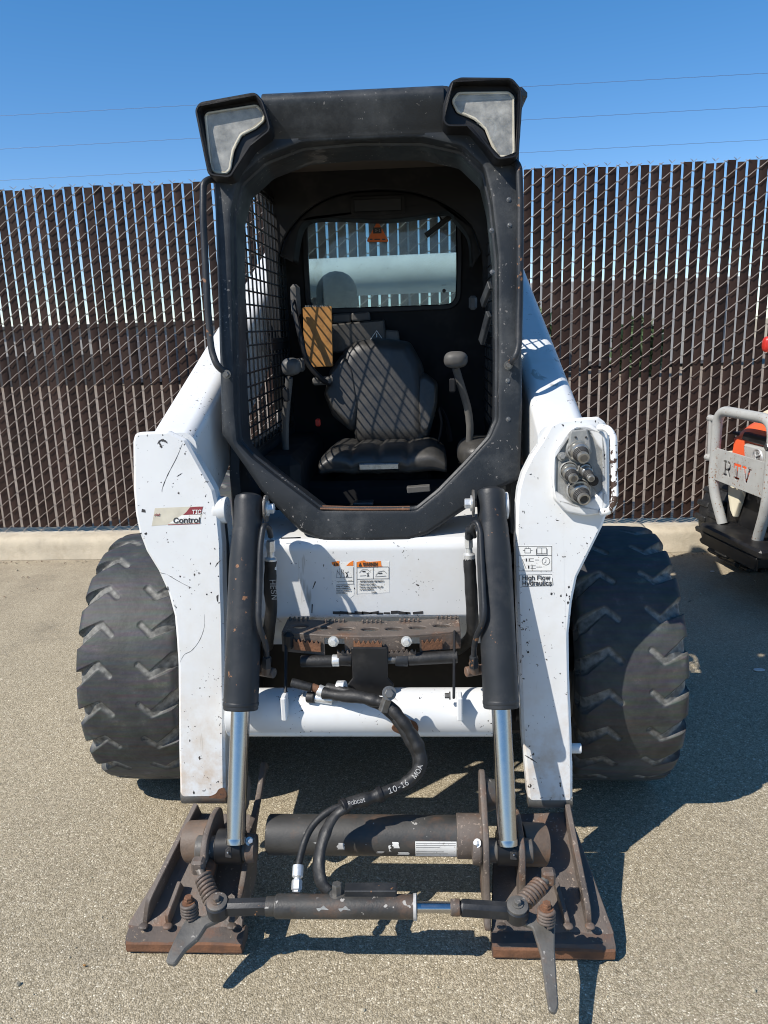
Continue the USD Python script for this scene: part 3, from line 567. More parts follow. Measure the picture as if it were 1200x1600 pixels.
# cushion: a thick pad with rolled front and channels
xs = np.linspace(-.205, .235, 45); rings = []
for x in xs:
    u = (x - .015) / .22; h = (1 - abs(u)**4) ; grv = .010 * sum(math.exp(-((x - gx) / .012)**2) for gx in (-.09, .0, .1))
    side = .015 * math.exp(-((abs(u) - .8) / .2)**2)
    rings.append(np.array([(x, y, 1.0 + (z - 1.0) * (.55 + .45 * h) + (side - grv) * (1 if z > 1.04 else .4)) for y, z in cr([(2.95, 1.0), (2.70, 1.0), (2.60, 1.015), (2.572, 1.045), (2.58, 1.075), (2.62, 1.096), (2.7, 1.1), (2.82, 1.092), (2.95, 1.085)], 5)]))
obj('cushion', loft(rings), M['seat'], seat, smooth=60)
obj('adjust_bar', cb(P(592, 729, Y=2.56), (.138, .012, .024), .004), M['zinc'], seat)
obj('seat_base', bx(-.16, .19, 2.66, 2.95, .9, 1.0, .02), M['black'], seat)
obj('slide_rail', cat(bx(-.09, -.02, 2.57, 2.66, .905, .915, .003), bx(-.02, .03, 2.55, 2.62, .86, .873, .003)), M['dull'], seat)
# shelf behind the seat with warning label
SH = Plane(3.12, 0)
sh = grp('rear_shelf', L)
for n_, pts, y in (('shelf_box', [(516, 507), (600, 499), (604, 545), (516, 552)], 3.08), ('shelf_box', [(549, 489), (576, 487), (578, 500), (549, 502)], 3.12), ('shelf_box', [(519, 491), (548, 489), (548, 503), (519, 505)], 3.13), ('shelf_box', [(601, 515), (622, 517), (626, 550), (601, 552)], 3.09)):
    obj(n_, slab(rnd(Plane(y, 0).p2(pts), .006), Plane(y, 0).fr(), .06, .006), M['trim'] if y > 3.085 else M['seat'], sh)
S2 = Plane(3.078, 0); tr = Polygon(S2.p2([(588.5, 516), (599, 531), (578, 531)]))
obj('warning_mark', cat(slab(tr.difference(tr.buffer(-.0022)), S2.fr(), .001, 0), slab(sbox(*(S2.p2([(587.8, 527)])[0]), *(S2.p2([(589.2, 521)])[0])), S2.fr(), .001, 0)), M['sticker'], sh, smooth=False)
# control levers
def lever(base, mid, topp, knob, R=None):
    l = grp('control_lever', L)
    obj('shaft', tube(bend([base, mid, topp], .08), .0125, 12), M['trim'], l); k = obj('knob', knob, M['trim'], l, smooth=70)
    obj('trigger', cb(V(*topp) + V(-.012, -.012, -.055), (.02, .02, .045), .004), M['black'], l)
lever(P(733, 705, Y=2.62), P(735, 650, Y=2.6), P(712, 575, Y=2.57), blob(P(712, 562, Y=2.55), (.078, .075, .055), e=.8))
lever(P(447, 730, Y=2.62), P(445, 660, Y=2.6), P(452, 590, Y=2.56), blob(P(455, 573, Y=2.54), (.062, .075, .058), e=.8))
obj('side_console', blob(P(752, 706, Y=2.66), (.17, .26, .11), e=.8), M['seat'], L, smooth=60)
obj('side_console', cat(bx(-.395, -.25, 2.45, 3.1, .84, 1.10, .03)), M['inside'], L)
obj('seat_belt', tube(cr([P(683, 700, Y=2.86), P(690, 665, Y=2.85), P(687, 640, Y=2.88), P(698, 660, Y=2.86), P(704, 690, Y=2.85)], 6), .012, 8, sx=1.6, sy=.4), M['black'], L)
obj('belt_buckle', cb(P(497, 660, Y=2.9), (.018, .02, .028), .004), M['red'], L)
obj('wall_switch', cb(P(739, 473, Y=2.95), (.03, .02, .05), .008), M['trim'], L)
obj('pillar_trim', cat(bar(P(752, 535, Y=2.42), P(764, 490, Y=2.36), .012, .03), bar(P(754, 475, Y=2.42), P(766, 445, Y=2.36), .012, .03)), M['cab'], L)
obj('wiring_harness', tube(cr([P(458, 470, Y=2.9), P(468, 520, Y=2.85), P(480, 565, Y=2.85), P(500, 590, Y=2.86), P(515, 600, Y=2.9)], 5), .01, 8), M['black'], L)
for a_ in ((P(462, 470, Y=2.98), (.035, .04, .12), .012), (P(470, 570, Y=2.9), (.03, .03, .05), .008), (P(503, 595, Y=2.9), (.07, .04, .03), .008)): obj('corner_cover', cb(*a_), M['trim'], L)
hb = thing('operator_manual', 'spiral bound yellow booklet hanging in the left rear corner of the cab', 'booklet')
H = Plane(2.92, 1.4, .12); q = H.p2([(473, 480), (518, 478), (520, 572), (482, 574), (474, 520)])
cov = obj('cover', slab(rnd(q, .004), H.fr(), .012, .001), M['yellow'], hb)
for x in np.linspace(477, 515, 15): obj('spiral_ring', lathe([(.0038, -.001), (.005, -.001), (.005, .001), (.0038, .001)], H.hit(x, 479) + V(0, .004, 0), (1, 0, 0), 10), M['zinc'], hb)

# ---- lamps on the cab
LMP = Plane(2.215, 2.0, .12)
def lamp(hpts, lpts, side, label):
    l = grp('headlight', L); tag(stage.GetPrimAtPath(l), label=label)
    hp = rnd(LMP.p2(hpts), .022, 8); lp = rnd(Plane(2.240, 2.0, .12).p2(lpts), .014, 8)
    FRH = Plane(2.205, 2.0, .12); shell = hp.difference(hp.buffer(-.009))
    obj('housing', slab(shell, FRH.fr(), .23, .006, True), M['black'], l, smooth=45)
    inner = hp.buffer(-.007)
    obj('housing_face', slab(inner.difference(lp.buffer(.002)), Plane(2.242, 2.0, .12).fr(), .012, .002), M['black'], l)
    obj('reflector', slab(lp, Plane(2.268, 2.0, .12).fr(), .02, 0), M['reflector'], l)
    obj('bulb', lathe([(.0, .022), (.007, .02), (.009, .004), (.010, 0), (0, 0)], LMP.hit(*np.mean(lpts, 0)) + V(0, .051, 0), (0, -1, 0), 16), M['ink'], l)
    obj('bowl_ring', lathe([(.024, 0), (.024, .004), (.028, .005), (.029, 0)], LMP.hit(*np.mean(lpts, 0)) + V(0, .051, 0), (0, -1, 0), 26), M['zinc'], l)
    # a pillowed lens with a rim
    ext = np.array(lp.exterior.coords)[:-1]; LP = Plane(2.240, 2.0, .12); r0 = [LP.to3(ext, -.004), LP.to3(ext, .003), LP.to3(offs(ext, .003) if Polygon(ext).exterior.is_ccw else offs(ext, -.003), .006)]
    obj('lens', slab(lp, Plane(2.234, 2.0, .12).fr(), .006, .004), M['lens'], l, smooth=60)
    obj('lens_rim', slab(lp.buffer(.001).difference(lp.buffer(-.006)), Plane(2.2325, 2.0, .12).fr(), .006, .002), M['aged'], l)
lamp([(305, 172), (312, 160), (400, 144), (412, 158), (420, 182), (426, 205), (395, 228), (372, 262), (362, 280), (326, 276)],
     [(320, 177), (402, 164), (415, 178), (413, 190), (400, 201), (378, 212), (366, 235), (361, 265), (355, 272), (334, 270), (328, 258)], -1, 'headlight on the left end of the cab roof, lit by the sun')
lamp([(704, 127), (720, 121), (800, 122), (815, 140), (816, 160), (810, 248), (775, 252), (755, 225), (735, 200), (690, 200), (692, 165)],
     [(705, 158), (715, 145), (795, 144), (803, 152), (804, 240), (797, 247), (777, 246), (768, 228), (758, 203), (741, 187), (714, 176)], 1, 'headlight on the right end of the cab roof, in shade')
# ---- grab handles
for pts in ([(347, 287, 2.30), (330, 279, 2.24), (318, 285, 2.22), (317, 330, 2.20), (324, 470, 2.16), (330, 548, 2.14), (340, 574, 2.12), (357, 584, 2.15)],
            [(797, 256, 2.28), (805, 252, 2.24), (811, 262, 2.22), (813, 330, 2.20), (812, 470, 2.16), (810, 545, 2.13), (803, 563, 2.12), (793, 570, 2.16)]):
    h = grp('grab_handle', L); q = [P(x, y, Y=Y) for x, y, Y in pts]
    obj('bar', tube(bend(q, .03), .0095, 12), M['grey'], h, smooth=60)
    obj('clamp', cat(hexbolt(q[-1] - V(0, .02, 0), (0, -1, 0), .008, .012)), M['dull'], h)

# ---- lift arms
def arm(name, outline, side, lab):
    a = grp('lift_arm', L); tag(stage.GetPrimAtPath(a), label=lab)
    pl = rnd(ARM.p2(outline), .012, 6)
    o = pl
    fpn = obj('front_plate', slab(o, ARM.fr(), .05, .007), M['arm'], a, smooth=40)
    return a, fpn
LO = [(207, 690), (210, 678), (218, 675), (262, 673), (290, 686), (311, 724), (334, 765), (341, 797), (346, 850), (347, 915), (349, 965), (350, 1040), (351, 1180), (352, 1247), (281, 1248), (279, 1170), (278, 1040), (275, 995), (272, 962), (262, 925), (247, 892), (228, 861), (217, 832), (211, 802), (208, 765)]
RO = [(874, 656), (913, 652), (935, 651), (946, 659), (953, 680), (953, 790), (942, 822), (921, 864), (902, 902), (894, 941), (889, 990), (890, 1060), (893, 1130), (895, 1200), (895, 1254), (826, 1254), (816, 1150), (810, 990), (808, 940), (806, 850), (807, 790), (810, 763), (817, 738), (830, 712), (847, 687), (859, 664)]
armL, plL = arm('l', LO, -1, 'lift arm on the left of the photograph, with torn control sticker'); armR, plR = arm('r', RO, 1, 'lift arm on the right of the photograph, with hydraulic couplers')
for a_, l0, l1, xs_ in ((armL, (282, 1247), (352, 1247), -1), (armR, (826, 1254), (895, 1254), 1)):
    c0, c1 = ARM.hit(*l0), ARM.hit(*l1)
    obj('end_lip', tube(np.linspace(c0 + V(0, .02, -.004), c1 + V(0, .02, -.004), 4), .023, 16, sy=1, sx=.9), M['worn'], a_)
    x0, x1 = (c0[0], c1[0])
    xe = x1 - .012 if xs_ < 0 else x0 + .012
    obj('inner_web', slab(rnd([(1.955, .55), (2.10, .62), (2.16, .80), (2.16, .98), (2.05, 1.06), (1.99, 1.02), (1.975, .8)], .02), yz(xe + .006), .012, .002), M['arm'], a_)
    obj('lower_box', cat(bx(x0 + .012, x1 - .012, 1.965, 2.14, .30, .76, .01)), M['arm'], a_)
def beam(a_, x0, x1, y0=2.0, y1=3.86):
    zt = lambda y: 1.262 + .363 * (y - 2.05); secs = []
    for y in np.linspace(y0, y1, 12):
        z = zt(y); r = .035; h = .27; q = []
        for (cx_, cz_, a0) in ((x1 - r, z - r, 0), (x0 + r, z - r, 90), (x0 + .01, z - h + .01, 180), (x1 - .01, z - h + .01, 270)):
            rr = r if a0 < 180 else .01
            for t in np.linspace(a0, a0 + 90, 6): q.append((cx_ + rr * math.cos(math.radians(t)), y, cz_ + rr * math.sin(math.radians(t))))
        secs.append(q)
    m = loft(secs); return obj('upper_beam', (m[0], m[1][:, ::-1]), M['white'], a_, smooth=45)
beam(armL, -.575, -.445); beam(armR, .455, .585)
for a_, x0, x1 in ((armL, -.575, -.445), (armR, .455, .585)):
    obj('rear_leg', cat(bx(x0 + .01, x1 - .01, 3.75, 3.98, .95, 1.93, .03)), M['white'], a_)
obj('rear_cross_tube', rod((-.5, 3.78, 1.735), (.52, 3.78, 1.745), .088, n=40), M['white'], L)
ct = obj('front_cross_tube', rod((-.382, 1.895, .487), (.366, 1.895, .487), .0645, n=48), M['white'], L, smooth=50)
obj('bare_patch', slab(rnd(cr([(-.012, .0), (.02, .022), (.05, .012), (.055, -.02), (.02, -.032), (-.008, -.02)], 4, True)), (P(620, 1135, Y=1.829), V(1, 0, 0), V(0, -.3, .95), V(0, -.95, -.3)), .004, .001), M['rust'], ct)
obj('exhaust_stack', cat(rod((-.22, 3.52, 1.40), (-.22, 3.52, 1.66), .09, n=36), lathe([(.09, 0), (.088, .02), (.078, .045), (.058, .068), (.03, .083), (0, .088)], (-.22, 3.52, 1.66), (0, 0, 1), 36)), M['blackm'], L, smooth=50)
# lugs on the front cross tube
for px, py0, py1 in ((445, 1085, 1122), (718, 1085, 1122)):
    c = P(px, (py0 + py1) / 2, Y=1.825); obj('tube_lug', cb(c, (.014, .04, .066), .003), M['white'], ct)
obj('arm_pin', rod(P(890, 1169, Y=1.9), P(908, 1169, Y=1.9), .0135), M['white'], armR)
# pivot bosses of the tilt cylinders
for a_, x0, x1, xg in ((armL, -.404, -.37, -.392), (armR, .345, .378, .362)):
    obj('pivot_boss', rod((x0, 1.985, 1.035), (x1, 1.985, 1.035), .036, n=30), M['white'], a_, smooth=50)
    obj('pivot_gusset', slab(rnd([(1.955, .84), (2.02, .70), (2.06, .72), (2.05, 1.06), (1.965, 1.07)], .01), yz(xg), .014, .002), M['blackm'], a_)

# ---- coupler panel in the right arm
CP = Plane(1.966 - .012, 1.24, .1414); c2 = lambda pts: CP.p2(pts)
ctr = c2([(904, 733)])[0]
pan = rnd(c2([(872, 700), (880, 678), (900, 664), (928, 664), (945, 676), (950, 700), (951, 790), (942, 803), (915, 806), (885, 800), (866, 780), (862, 740), (864, 715)]), .02, 8)
hole = rnd(c2([(869, 706), (884, 690), (893, 672), (915, 667), (926, 678), (934, 694), (944, 706), (944, 766), (928, 778), (912, 792), (896, 790), (880, 776), (868, 768)]), .013)
cpl = grp('coupler_panel', L)
obj('panel_rim', slab(pan.difference(hole.buffer(-.002)), CP.fr(), .03, .0045), M['arm'], cpl, smooth=50)
obj('panel_plate', slab(hole, Plane(1.966 - .004, 1.24, .1414).fr(), .01, 0), M['block'], cpl)
def coupler(px, py, sc, nm, hollow=False, hl=.72):
    ln = .075
    a = nrm((.12, -1, -.28)); o = CP.hit(px, py) - CP.en * .006; k = sc
    pf = [(0, 0), (.031 * k, 0), (.031 * k, .012), (.027 * k, .014), (.027 * k, .03), (.024 * k, .033), (.0225 * k, .034)]
    for i in range(4): h = .036 + i * .006; pf += [(.0225 * k - .0012 * i * k, h), (.0225 * k - .0012 * i * k, h + .0035), (.0205 * k - .0012 * i * k, h + .0045), (.0205 * k - .0012 * i * k, h + .0058)]
    pf += [(.0165 * k, .062), (.0165 * k, ln)]
    pf += [(.0125 * k, ln), (.0115 * k, ln - .008), (0, ln - .008)] if hollow else [(.014 * k, ln + .002), (0, ln + .002)]
    c_ = obj(nm, lathe([(r_, h_ * hl) for r_, h_ in pf], o, a, 32), M['ring'], cpl, smooth=35)
    obj('collar', lathe([(.0335 * k, 0), (.0335 * k, .010), (.030 * k, .013), (.0305 * k, .006), (.0305 * k, 0)], CP.hit(px, py) - CP.en * .006, CP.en, 32), M['block'], c_, smooth=40)
    for h_, r_ in ((.0385, .0222), (.0445, .0210), (.0505, .0198), (.0565, .0186)): obj('groove_ring', lathe([(r_ * k, h_ * hl), (r_ * k + .0005, (h_ + .0006) * hl), (r_ * k + .0005, (h_ + .0024) * hl), (r_ * k, (h_ + .003) * hl)], o, a, 28), M['ink'], c_)
    obj('face', lathe([(0, (ln + .0028) * hl if not hollow else (ln - .007) * hl), (.0105 * k, (ln + .0028) * hl if not hollow else (ln - .007) * hl), (.0105 * k, (ln - .001) * hl if not hollow else (ln - .009) * hl), (0, (ln - .01) * hl)], o, a, 24), M['dull'] if not hollow else M['ink'], c_)
    return o, a
B1 = CP.p2([(905, 688)])[0]
obj('valve_block', slab(rnd(c2([(890, 672), (917, 669), (922, 690), (924, 706), (914, 716), (896, 714), (886, 704)]), .006), Plane(1.966 - .022, 1.24, .1414).fr(), .025, .004), M['block'], cpl)
for x in (898, 914): obj('block_screw', rod(CP.hit(x, 683) - V(0, .0, 0), CP.hit(x, 683) + CP.en * .0145, .0028, n=10), M['ink'], cpl)
coupler(903, 702, .9, 'large_coupler'); coupler(904, 766, .93, 'large_coupler', hollow=True); coupler(889, 736, .74, 'medium_coupler', hl=.62); coupler(914, 733, .55, 'small_coupler', hl=.75)
obj('dust_cap', cat(lathe([(0, 0), (.013, 0), (.014, .008), (.012, .014), (0, .016)], CP.hit(925, 750) , (.2, -1, -.1), 20)), M['black'], cpl)
obj('coupling_bolt', hexbolt(CP.hit(878, 713) - CP.en * .004, CP.en, .0075, .016), M['block'], cpl)
obj('cap_chain', cat(tube(cr([CP.hit(878, 745) + CP.en * .01, CP.hit(883, 756) + CP.en * .02, CP.hit(890, 752) + CP.en * .03, CP.hit(892, 742) + CP.en * .05], 6), .0012, 5), tube([CP.hit(921, 757) + CP.en * .012, CP.hit(932, 768) + CP.en * .008], .001, 5)), M['dull'], cpl)
q = [CP.hit(936, 668) - V(0, .004, 0), CP.hit(944, 669) + CP.en * .035, CP.hit(952, 682) + CP.en * .045, CP.hit(954, 780) + CP.en * .045, CP.hit(948, 797) + CP.en * .035, CP.hit(940, 800)]
obj('guard_handle', tube(bend(q, .025), .0088, 12), mat('chipped_white', (.74, .74, .72), .42, chip=(.06, .035, .025), chip_thr=.6, chip_s=70), cpl, smooth=60)

# ---- stickers
ST = Plane(1.84 - .0004, .25, .1414)
def sticker(pts, name, par, mt=None, lift=0.0004, r=0.):
    return obj(name, slab(rnd(Plane(1.84 - lift, .25, .1414).p2(pts), r), Plane(1.84 - lift, .25, .1414).fr(), .0006, 0), M[mt or 'sticker'], par, smooth=False)
s1 = sticker([(242, 794), (312, 791), (316, 803), (311, 818), (270, 819), (262, 820), (237, 822)], 'torn_sticker', plL, 'aged')
sp = lambda y: Plane(1.84 - y, .25, .1414)
def spoly(pts, lift, mt, par, nm='print'): return obj(nm, slab(Polygon(sp(lift).p2(pts)), sp(lift).fr(), .0005, 0), M[mt], par, smooth=False)
spoly([(291, 800), (297, 792.5), (317, 791.5), (314, 803.5), (286, 804.5)], .0009, 'inkred', s1); spoly([(264, 818), (284, 805), (313.5, 804), (312, 816.5)], .0009, 'sticker', s1)
spoly([(263, 819.4), (312.5, 817.6), (312.3, 818.6), (262, 820.4)], .0009, 'inkred', s1)
obj('print', text('TIC', .0105, sp(.0012).fr(), sp(.0012).p2([(299.5, 803)])[0], width=.0255, bold=True, slant=.12), M['sticker'], s1, smooth=False)
obj('print', text('Control', .0135, sp(.0012).fr(), sp(.0012).p2([(270, 817)])[0], width=.0745, bold=True, slant=.12), M['ink'], s1, smooth=False)
obj('print', text('rid', .006, sp(.0012).fr(), sp(.0012).p2([(241, 806)])[0], width=.014, bold=True, slant=.2), M['inkred'], s1, smooth=False)
s2 = sticker([(809, 852.5), (863, 852.5), (863, 893), (810, 893)], 'instruction_sticker', plR)
s3 = sticker([(811, 898), (863, 897), (864, 914.5), (812, 916)], 'instruction_sticker', plR)
PR = sp(.0009)
def ln(a, b, w=.0011): 
    p, q_ = PR.p2([a])[0], PR.p2([b])[0]; d = nrm(q_ - p); n = V(-d[1], d[0]) * w / 2
    return slab(Polygon([p - n, q_ - n, q_ + n, p + n]), PR.fr(), .0003, 0)
obj('print', cat(*[ln(a, b) for a, b in [((810, 853.5), (862, 853.5)), ((862, 853.5), (862, 892)), ((862, 892), (811, 892)), ((811, 892), (810, 853.5)), ((810.5, 868), (862, 868)),
    ((820, 857), (829, 857)), ((829, 857), (829, 864)), ((829, 864), (820, 864)), ((820, 864), (820, 857)), ((817, 860), (820, 860)), ((829, 860), (832, 860)), ((822, 855), (822, 857)), ((826, 855), (826, 857)),
    ((839, 856), (854, 856)), ((839, 856), (839, 865)), ((854, 856), (854, 865)), ((839, 865), (854, 865)), ((846.5, 856), (846.5, 865)), ((838, 858), (838, 867)), ((855, 858), (855, 867)), ((838, 867), (855, 867)),
    ((816, 874), (822, 889)), ((836, 875), (842, 875)), ((838, 886), (847, 886)), ((826, 873), (834, 873)), ((826, 877), (834, 877)), ((829, 884), (837, 884)), ((829, 888), (837, 888)), ((853, 874), (853, 878)), ((853, 878), (850, 880))]]), M['ink'], s2, smooth=False)
obj('print', cat(*[slab(sbox(*PR.p2([(x, y + h)])[0], *PR.p2([(x + w, y)])[0]), PR.fr(), .0003, 0) for x, y, w, h in [(821.5, 872.5, 2, 5), (825, 883.5, 2, 5), (827, 873.5, 1, 3), (831, 884.5, 1, 3)]],
    slab(Polygon(PR.p2([(853, 877)])[0] + .0105 * np.c_[np.cos(np.linspace(0, 6.28, 24)), np.sin(np.linspace(0, 6.28, 24))]).difference(Polygon(PR.p2([(853, 877)])[0] + .0093 * np.c_[np.cos(np.linspace(0, 6.28, 24)), np.sin(np.linspace(0, 6.28, 24))])), PR.fr(), .0003, 0)), M['ink'], s2, smooth=False)
obj('print', text('High Flow', .0115, PR.fr(), PR.p2([(815.5, 906.3)])[0], width=.073, bold=True), M['ink'], s3, smooth=False)
obj('print', text('Hydraulics', .0115, PR.fr(), PR.p2([(815.5, 914.6)])[0], width=.077, bold=True), M['ink'], s3, smooth=False)
obj('print', cat(*[ln(a, b) for a, b in [((811.5, 898.5), (862.5, 897.5)), ((811.5, 898.5), (812, 908)), ((815, 916.2), (863, 915)), ((863, 903), (864, 914))]]), M['ink'], s3, smooth=False)
FPN = lambda l: Plane(2.07 - l, .8)
def fst(pts, l, mt, par, nm='print', r=0.): return obj(nm, slab(rnd(FPN(l).p2(pts), r), FPN(l).fr(), .0005, 0), M[mt], par, smooth=False)
f1 = fst([(518, 880), (553, 878), (553, 930), (545, 936), (530, 933), (523, 920), (518, 905)], .0008, 'sticker', fp, 'warning_sticker'); f2 = fst([(557, 879), (608, 877), (608, 926), (557, 928)], .0008, 'sticker', fp, 'warning_sticker')
fst([(518, 878.5), (530, 876.5), (530, 884.5), (524, 885), (519, 882)], .0014, 'orange', f1); fst([(541, 884), (546, 879), (552, 876), (552, 884)], .0014, 'orange', f1)
fst([(557, 878.5), (563, 877), (569, 875.5), (572, 877.5), (578, 878), (595, 876.5), (596, 884.5), (598, 885), (557, 886)], .0014, 'orange', f2)
FP2 = FPN(.0019)
def fln(a, b, w=.0012):
    p, q_ = FP2.p2([a])[0], FP2.p2([b])[0]; d = nrm(q_ - p); n = V(-d[1], d[0]) * w / 2
    return slab(Polygon([p - n, q_ - n, q_ + n, p + n]), FP2.fr(), .0003, 0)
def ftx(s, h, at_, w, par, bold=True): obj('print', text(s, h, FP2.fr(), FP2.p2([at_])[0], width=w, bold=bold), M['ink'], par, smooth=False)
fig = lambda x, y, s=1.: [fln((x, y), (x + 1.5 * s, y + 3 * s), .003), fln((x + 1.5 * s, y + 3 * s), (x - .5 * s, y + 7 * s), .0018), fln((x + 1.5 * s, y + 3 * s), (x + 2.5 * s, y + 7 * s), .0018), fln((x, y + .5), (x + 3.5 * s, y - 2 * s), .0013), fln((x, y + .5), (x - 2 * s, y - 1 * s), .0013)]
obj('print', cat(*fig(541, 895), *[fln(a, b, .0008) for a, b in [((527, 890), (526, 902)), ((530, 888), (532, 903)), ((534, 889), (533, 902)), ((536, 890), (538, 902)), ((525, 903), (550, 902)), ((526, 909), (552, 908)), ((526, 913), (553, 912.5)), ((527, 892), (531, 898)), ((533, 892), (537, 897)), ((552, 886), (552, 912))]]), M['ink'], f1, smooth=False)
obj('print', cat(*fig(574, 896, .7), *[fln(a, b, .0009) for a, b in [((557.5, 879), (557.5, 928)), ((557.5, 887), (607, 885.5)), ((583, 886), (583, 904.5)), ((557.5, 905), (608, 904)), ((607.5, 886), (607.5, 904)), ((561, 895), (566, 890)), ((566, 890), (574, 890)), ((574, 890), (579, 894)), ((562, 900), (572, 899)), ((587, 899), (592, 893)), ((592, 893), (600, 892)), ((600, 892), (604, 896)), ((586, 901), (603, 900))]],
    fln((566, 893), (571, 893), .003), fln((591, 896), (597, 895.5), .003)), M['ink'], f2, smooth=False)
ftx('▲ W', .0085, (521, 884), .014, f1); ftx('▲ WARNIN', .0105, (560, 884.6), .054, f2)
for i, (s, y, w) in enumerate([('AVOID INJURY OR DEATH', 909.5, .068), ('Never carry riders.', 914, .046), ('Never use loader for lift', 918.2, .066), ('or work platform.', 922, .04), ('11488', 926.5, .014)]): ftx(s, .005, (562 if i != 4 else 580, y), w, f2, i == 0)
for i, (s, y, w) in enumerate([('Keep off loader', 917, .037), ('arms or attachment', 920.5, .04), ('when in operation to', 924, .042), ('avoid injury', 927.5, .03)]): ftx(s, .0045, (525.5, y), w, f1, False)
obj('paint_tear', cat(*[slab(Polygon(FPN(.0006).p2(p)), FPN(.0006).fr(), .0003, 0) for p in ([(492, 908), (494, 909), (489, 920), (488, 920)], [(487, 944), (489, 944), (488, 958), (486.5, 958)], [(438, 840), (470, 839), (470, 841), (439, 842)])]), M['ink'], fp, smooth=False)

# ---- scratches that read as drawn lines on the white plates
def mark(pl, pts, w, par, mt='ink'):
    q = cr(pl.p2(pts), 6); d = np.gradient(q, axis=0); d /= np.linalg.norm(d, axis=1, keepdims=True); n = np.stack([-d[:, 1], d[:, 0]], 1) * (w / 2) * (.5 + rs.rand(len(q), 1)) * np.sin(np.linspace(.25, math.pi - .25, len(q)))[:, None]
    obj('scratch', slab(Polygon(np.vstack([q - n, (q + n)[::-1]])).buffer(0), pl.fr(), .0003, 0), M[mt], par, smooth=False)
A6 = sp(.0003)
for pts, w in [([(285, 693), (276, 715), (262, 742), (254, 762), (253, 769)], .0018), ([(260, 897), (282, 910), (300, 919)], .0013), ([(320, 960), (319, 980), (312, 1000), (300, 1016), (288, 1023), (281, 1035)], .0013), ([(345, 875), (340, 880), (336, 886)], .003), ([(247, 894), (259, 897)], .0012)]: mark(A6, pts, w, plL)
for pts, w in [([(246, 694), (250, 689), (254, 688), (259, 690), (262, 693)], .006), ([(249, 692), (252, 698), (253, 700)], .007), ([(219, 833), (220, 835)], .008), ([(262, 916), (263, 924)], .004), ([(288, 709), (290, 709)], .006), ([(276, 745), (285, 739)], .0025)]: mark(A6, pts, w, plL)
for pts, w in [([(820, 1180), (830, 1186), (839, 1192)], .003), ([(816, 1060), (820, 1061)], .003), ([(875, 1222), (876, 1230)], .004)]: mark(A6, pts, w, plR)
def chips(pl, poly_px, n, seed, par, z0=.0):
    q = np.random.RandomState(seed); ring_ = rnd(pl.p2(poly_px), .012, 6).exterior; out = []
    for _ in range(n):
        c = np.array(ring_.interpolate(q.rand() * ring_.length).coords[0]); t = np.array(Polygon(ring_).centroid.coords[0]) - c; c = c + nrm(t) * (.0075 + abs(q.normal()) * .004 + (q.rand() < .3) * q.rand() * .06)
        a = np.sort(q.uniform(0, 6.28, 7)); r = q.uniform(.0006, .0026) * (1 + (q.rand() < .12)) ; p = c + np.c_[np.cos(a) * r * q.uniform(.6, 2.), np.sin(a) * r * q.uniform(.6, 2.4)]
        pg = Polygon(p).convex_hull
        if pg.area > 1e-7 and Polygon(ring_).buffer(-.006).contains(pg): out.append(slab(pg, (pl.o + pl.en * .0003, pl.ex, pl.ey, pl.en), .0003, 0))
    obj('edge_chips', cat(*out), M['ink'], par, smooth=False, kind='stuff')
chips(ARM, LO, 110, 5, plL); chips(ARM, RO, 170, 6, plR)
obj('paint_loss', slab(rnd(cr(A6.p2([(337, 1240), (342, 1233), (351, 1232), (352, 1247), (326, 1246)]), 4, True)), A6.fr(), .0004, 0), M['rust'], plL, smooth=False)

# ---- tilt cylinders
def tilt(side, T, B, rod_end, eye, lab):
    c = grp('tilt_cylinder', L); tag(stage.GetPrimAtPath(c), label=lab); T, B, eye = V(*T), V(*B), V(*eye); d = nrm(B - T); Lg = np.linalg.norm(B - T)
    obj('barrel', lathe([(0, -.042), (.02, -.041), (.034, -.034), (.038, -.02), (.038, .05), (.0395, .055), (.0445, .14), (.0450, Lg - .004), (.0430, Lg), (.026, Lg), (.026, Lg - .01), (0, Lg - .01)], T, d, 40), M['grey'], c, smooth=40)
    obj('gland_ring', lathe([(.0452, Lg - .02), (.0462, Lg - .018), (.0462, Lg - .012), (.0452, Lg - .010)], T, d, 40), M['grey'], c)
    obj('rod', lathe([(0, Lg - .02), (.0245, Lg - .02), (.0245, np.linalg.norm(eye - T) - .035), (.026, np.linalg.norm(eye - T) - .033), (.026, np.linalg.norm(eye - T) - .02), (0, np.linalg.norm(eye - T) - .02)], T, d, 36), M['chrome'], c, smooth=40)
    obj('rod_eye', cat(rod(eye - V(.034, 0, 0), eye + V(.034, 0, 0), .042, n=36)), M['blackm'], c, smooth=40)
    obj('grease_pocket', cat(slab(rnd([(-.008, -.012), (.008, -.014), (.008, .012), (0, .014), (-.008, .006)], .002), (eye + V(.004, -.041, .012), V(1, 0, 0), V(0, .25, .97), V(0, -.97, .25)), .003, .001)), M['ink'], c)
    obj('grease_nipple', cat(lathe([(.0035, 0), (.0035, .004), (.002, .007), (0, .008)], eye + V(.004, -.0405, .014), (0, -1, .2), 10)), M['zinc'], c)
    x = side * -1
    pc = T + V(x * .046, -.005, -.0)
    obj('pivot_washer', lathe([(0, 0), (.036, 0), (.036, .005), (0, .006)], T + V(x * .045, 0, 0), (x, 0, 0), 26), M['worn'], c)
    obj('pivot_bolt', hexbolt(T + V(x * .05, 0, 0), (x, 0, 0), .014, .02), M['bright'], c)
    return c, T, d, Lg
cL, TL, dL, gL = tilt(-1, P(388, 795, Y=1.965), P(376, 1109, Y=1.78), None, P(361, 1322, Y=1.69), 'tilt cylinder on the left of the photograph')
cR, TR, dR, gR = tilt(1, P(768, 786, Y=1.965), P(783, 1106, Y=1.78), None, P(797, 1325, Y=1.69), 'tilt cylinder on the right of the photograph')
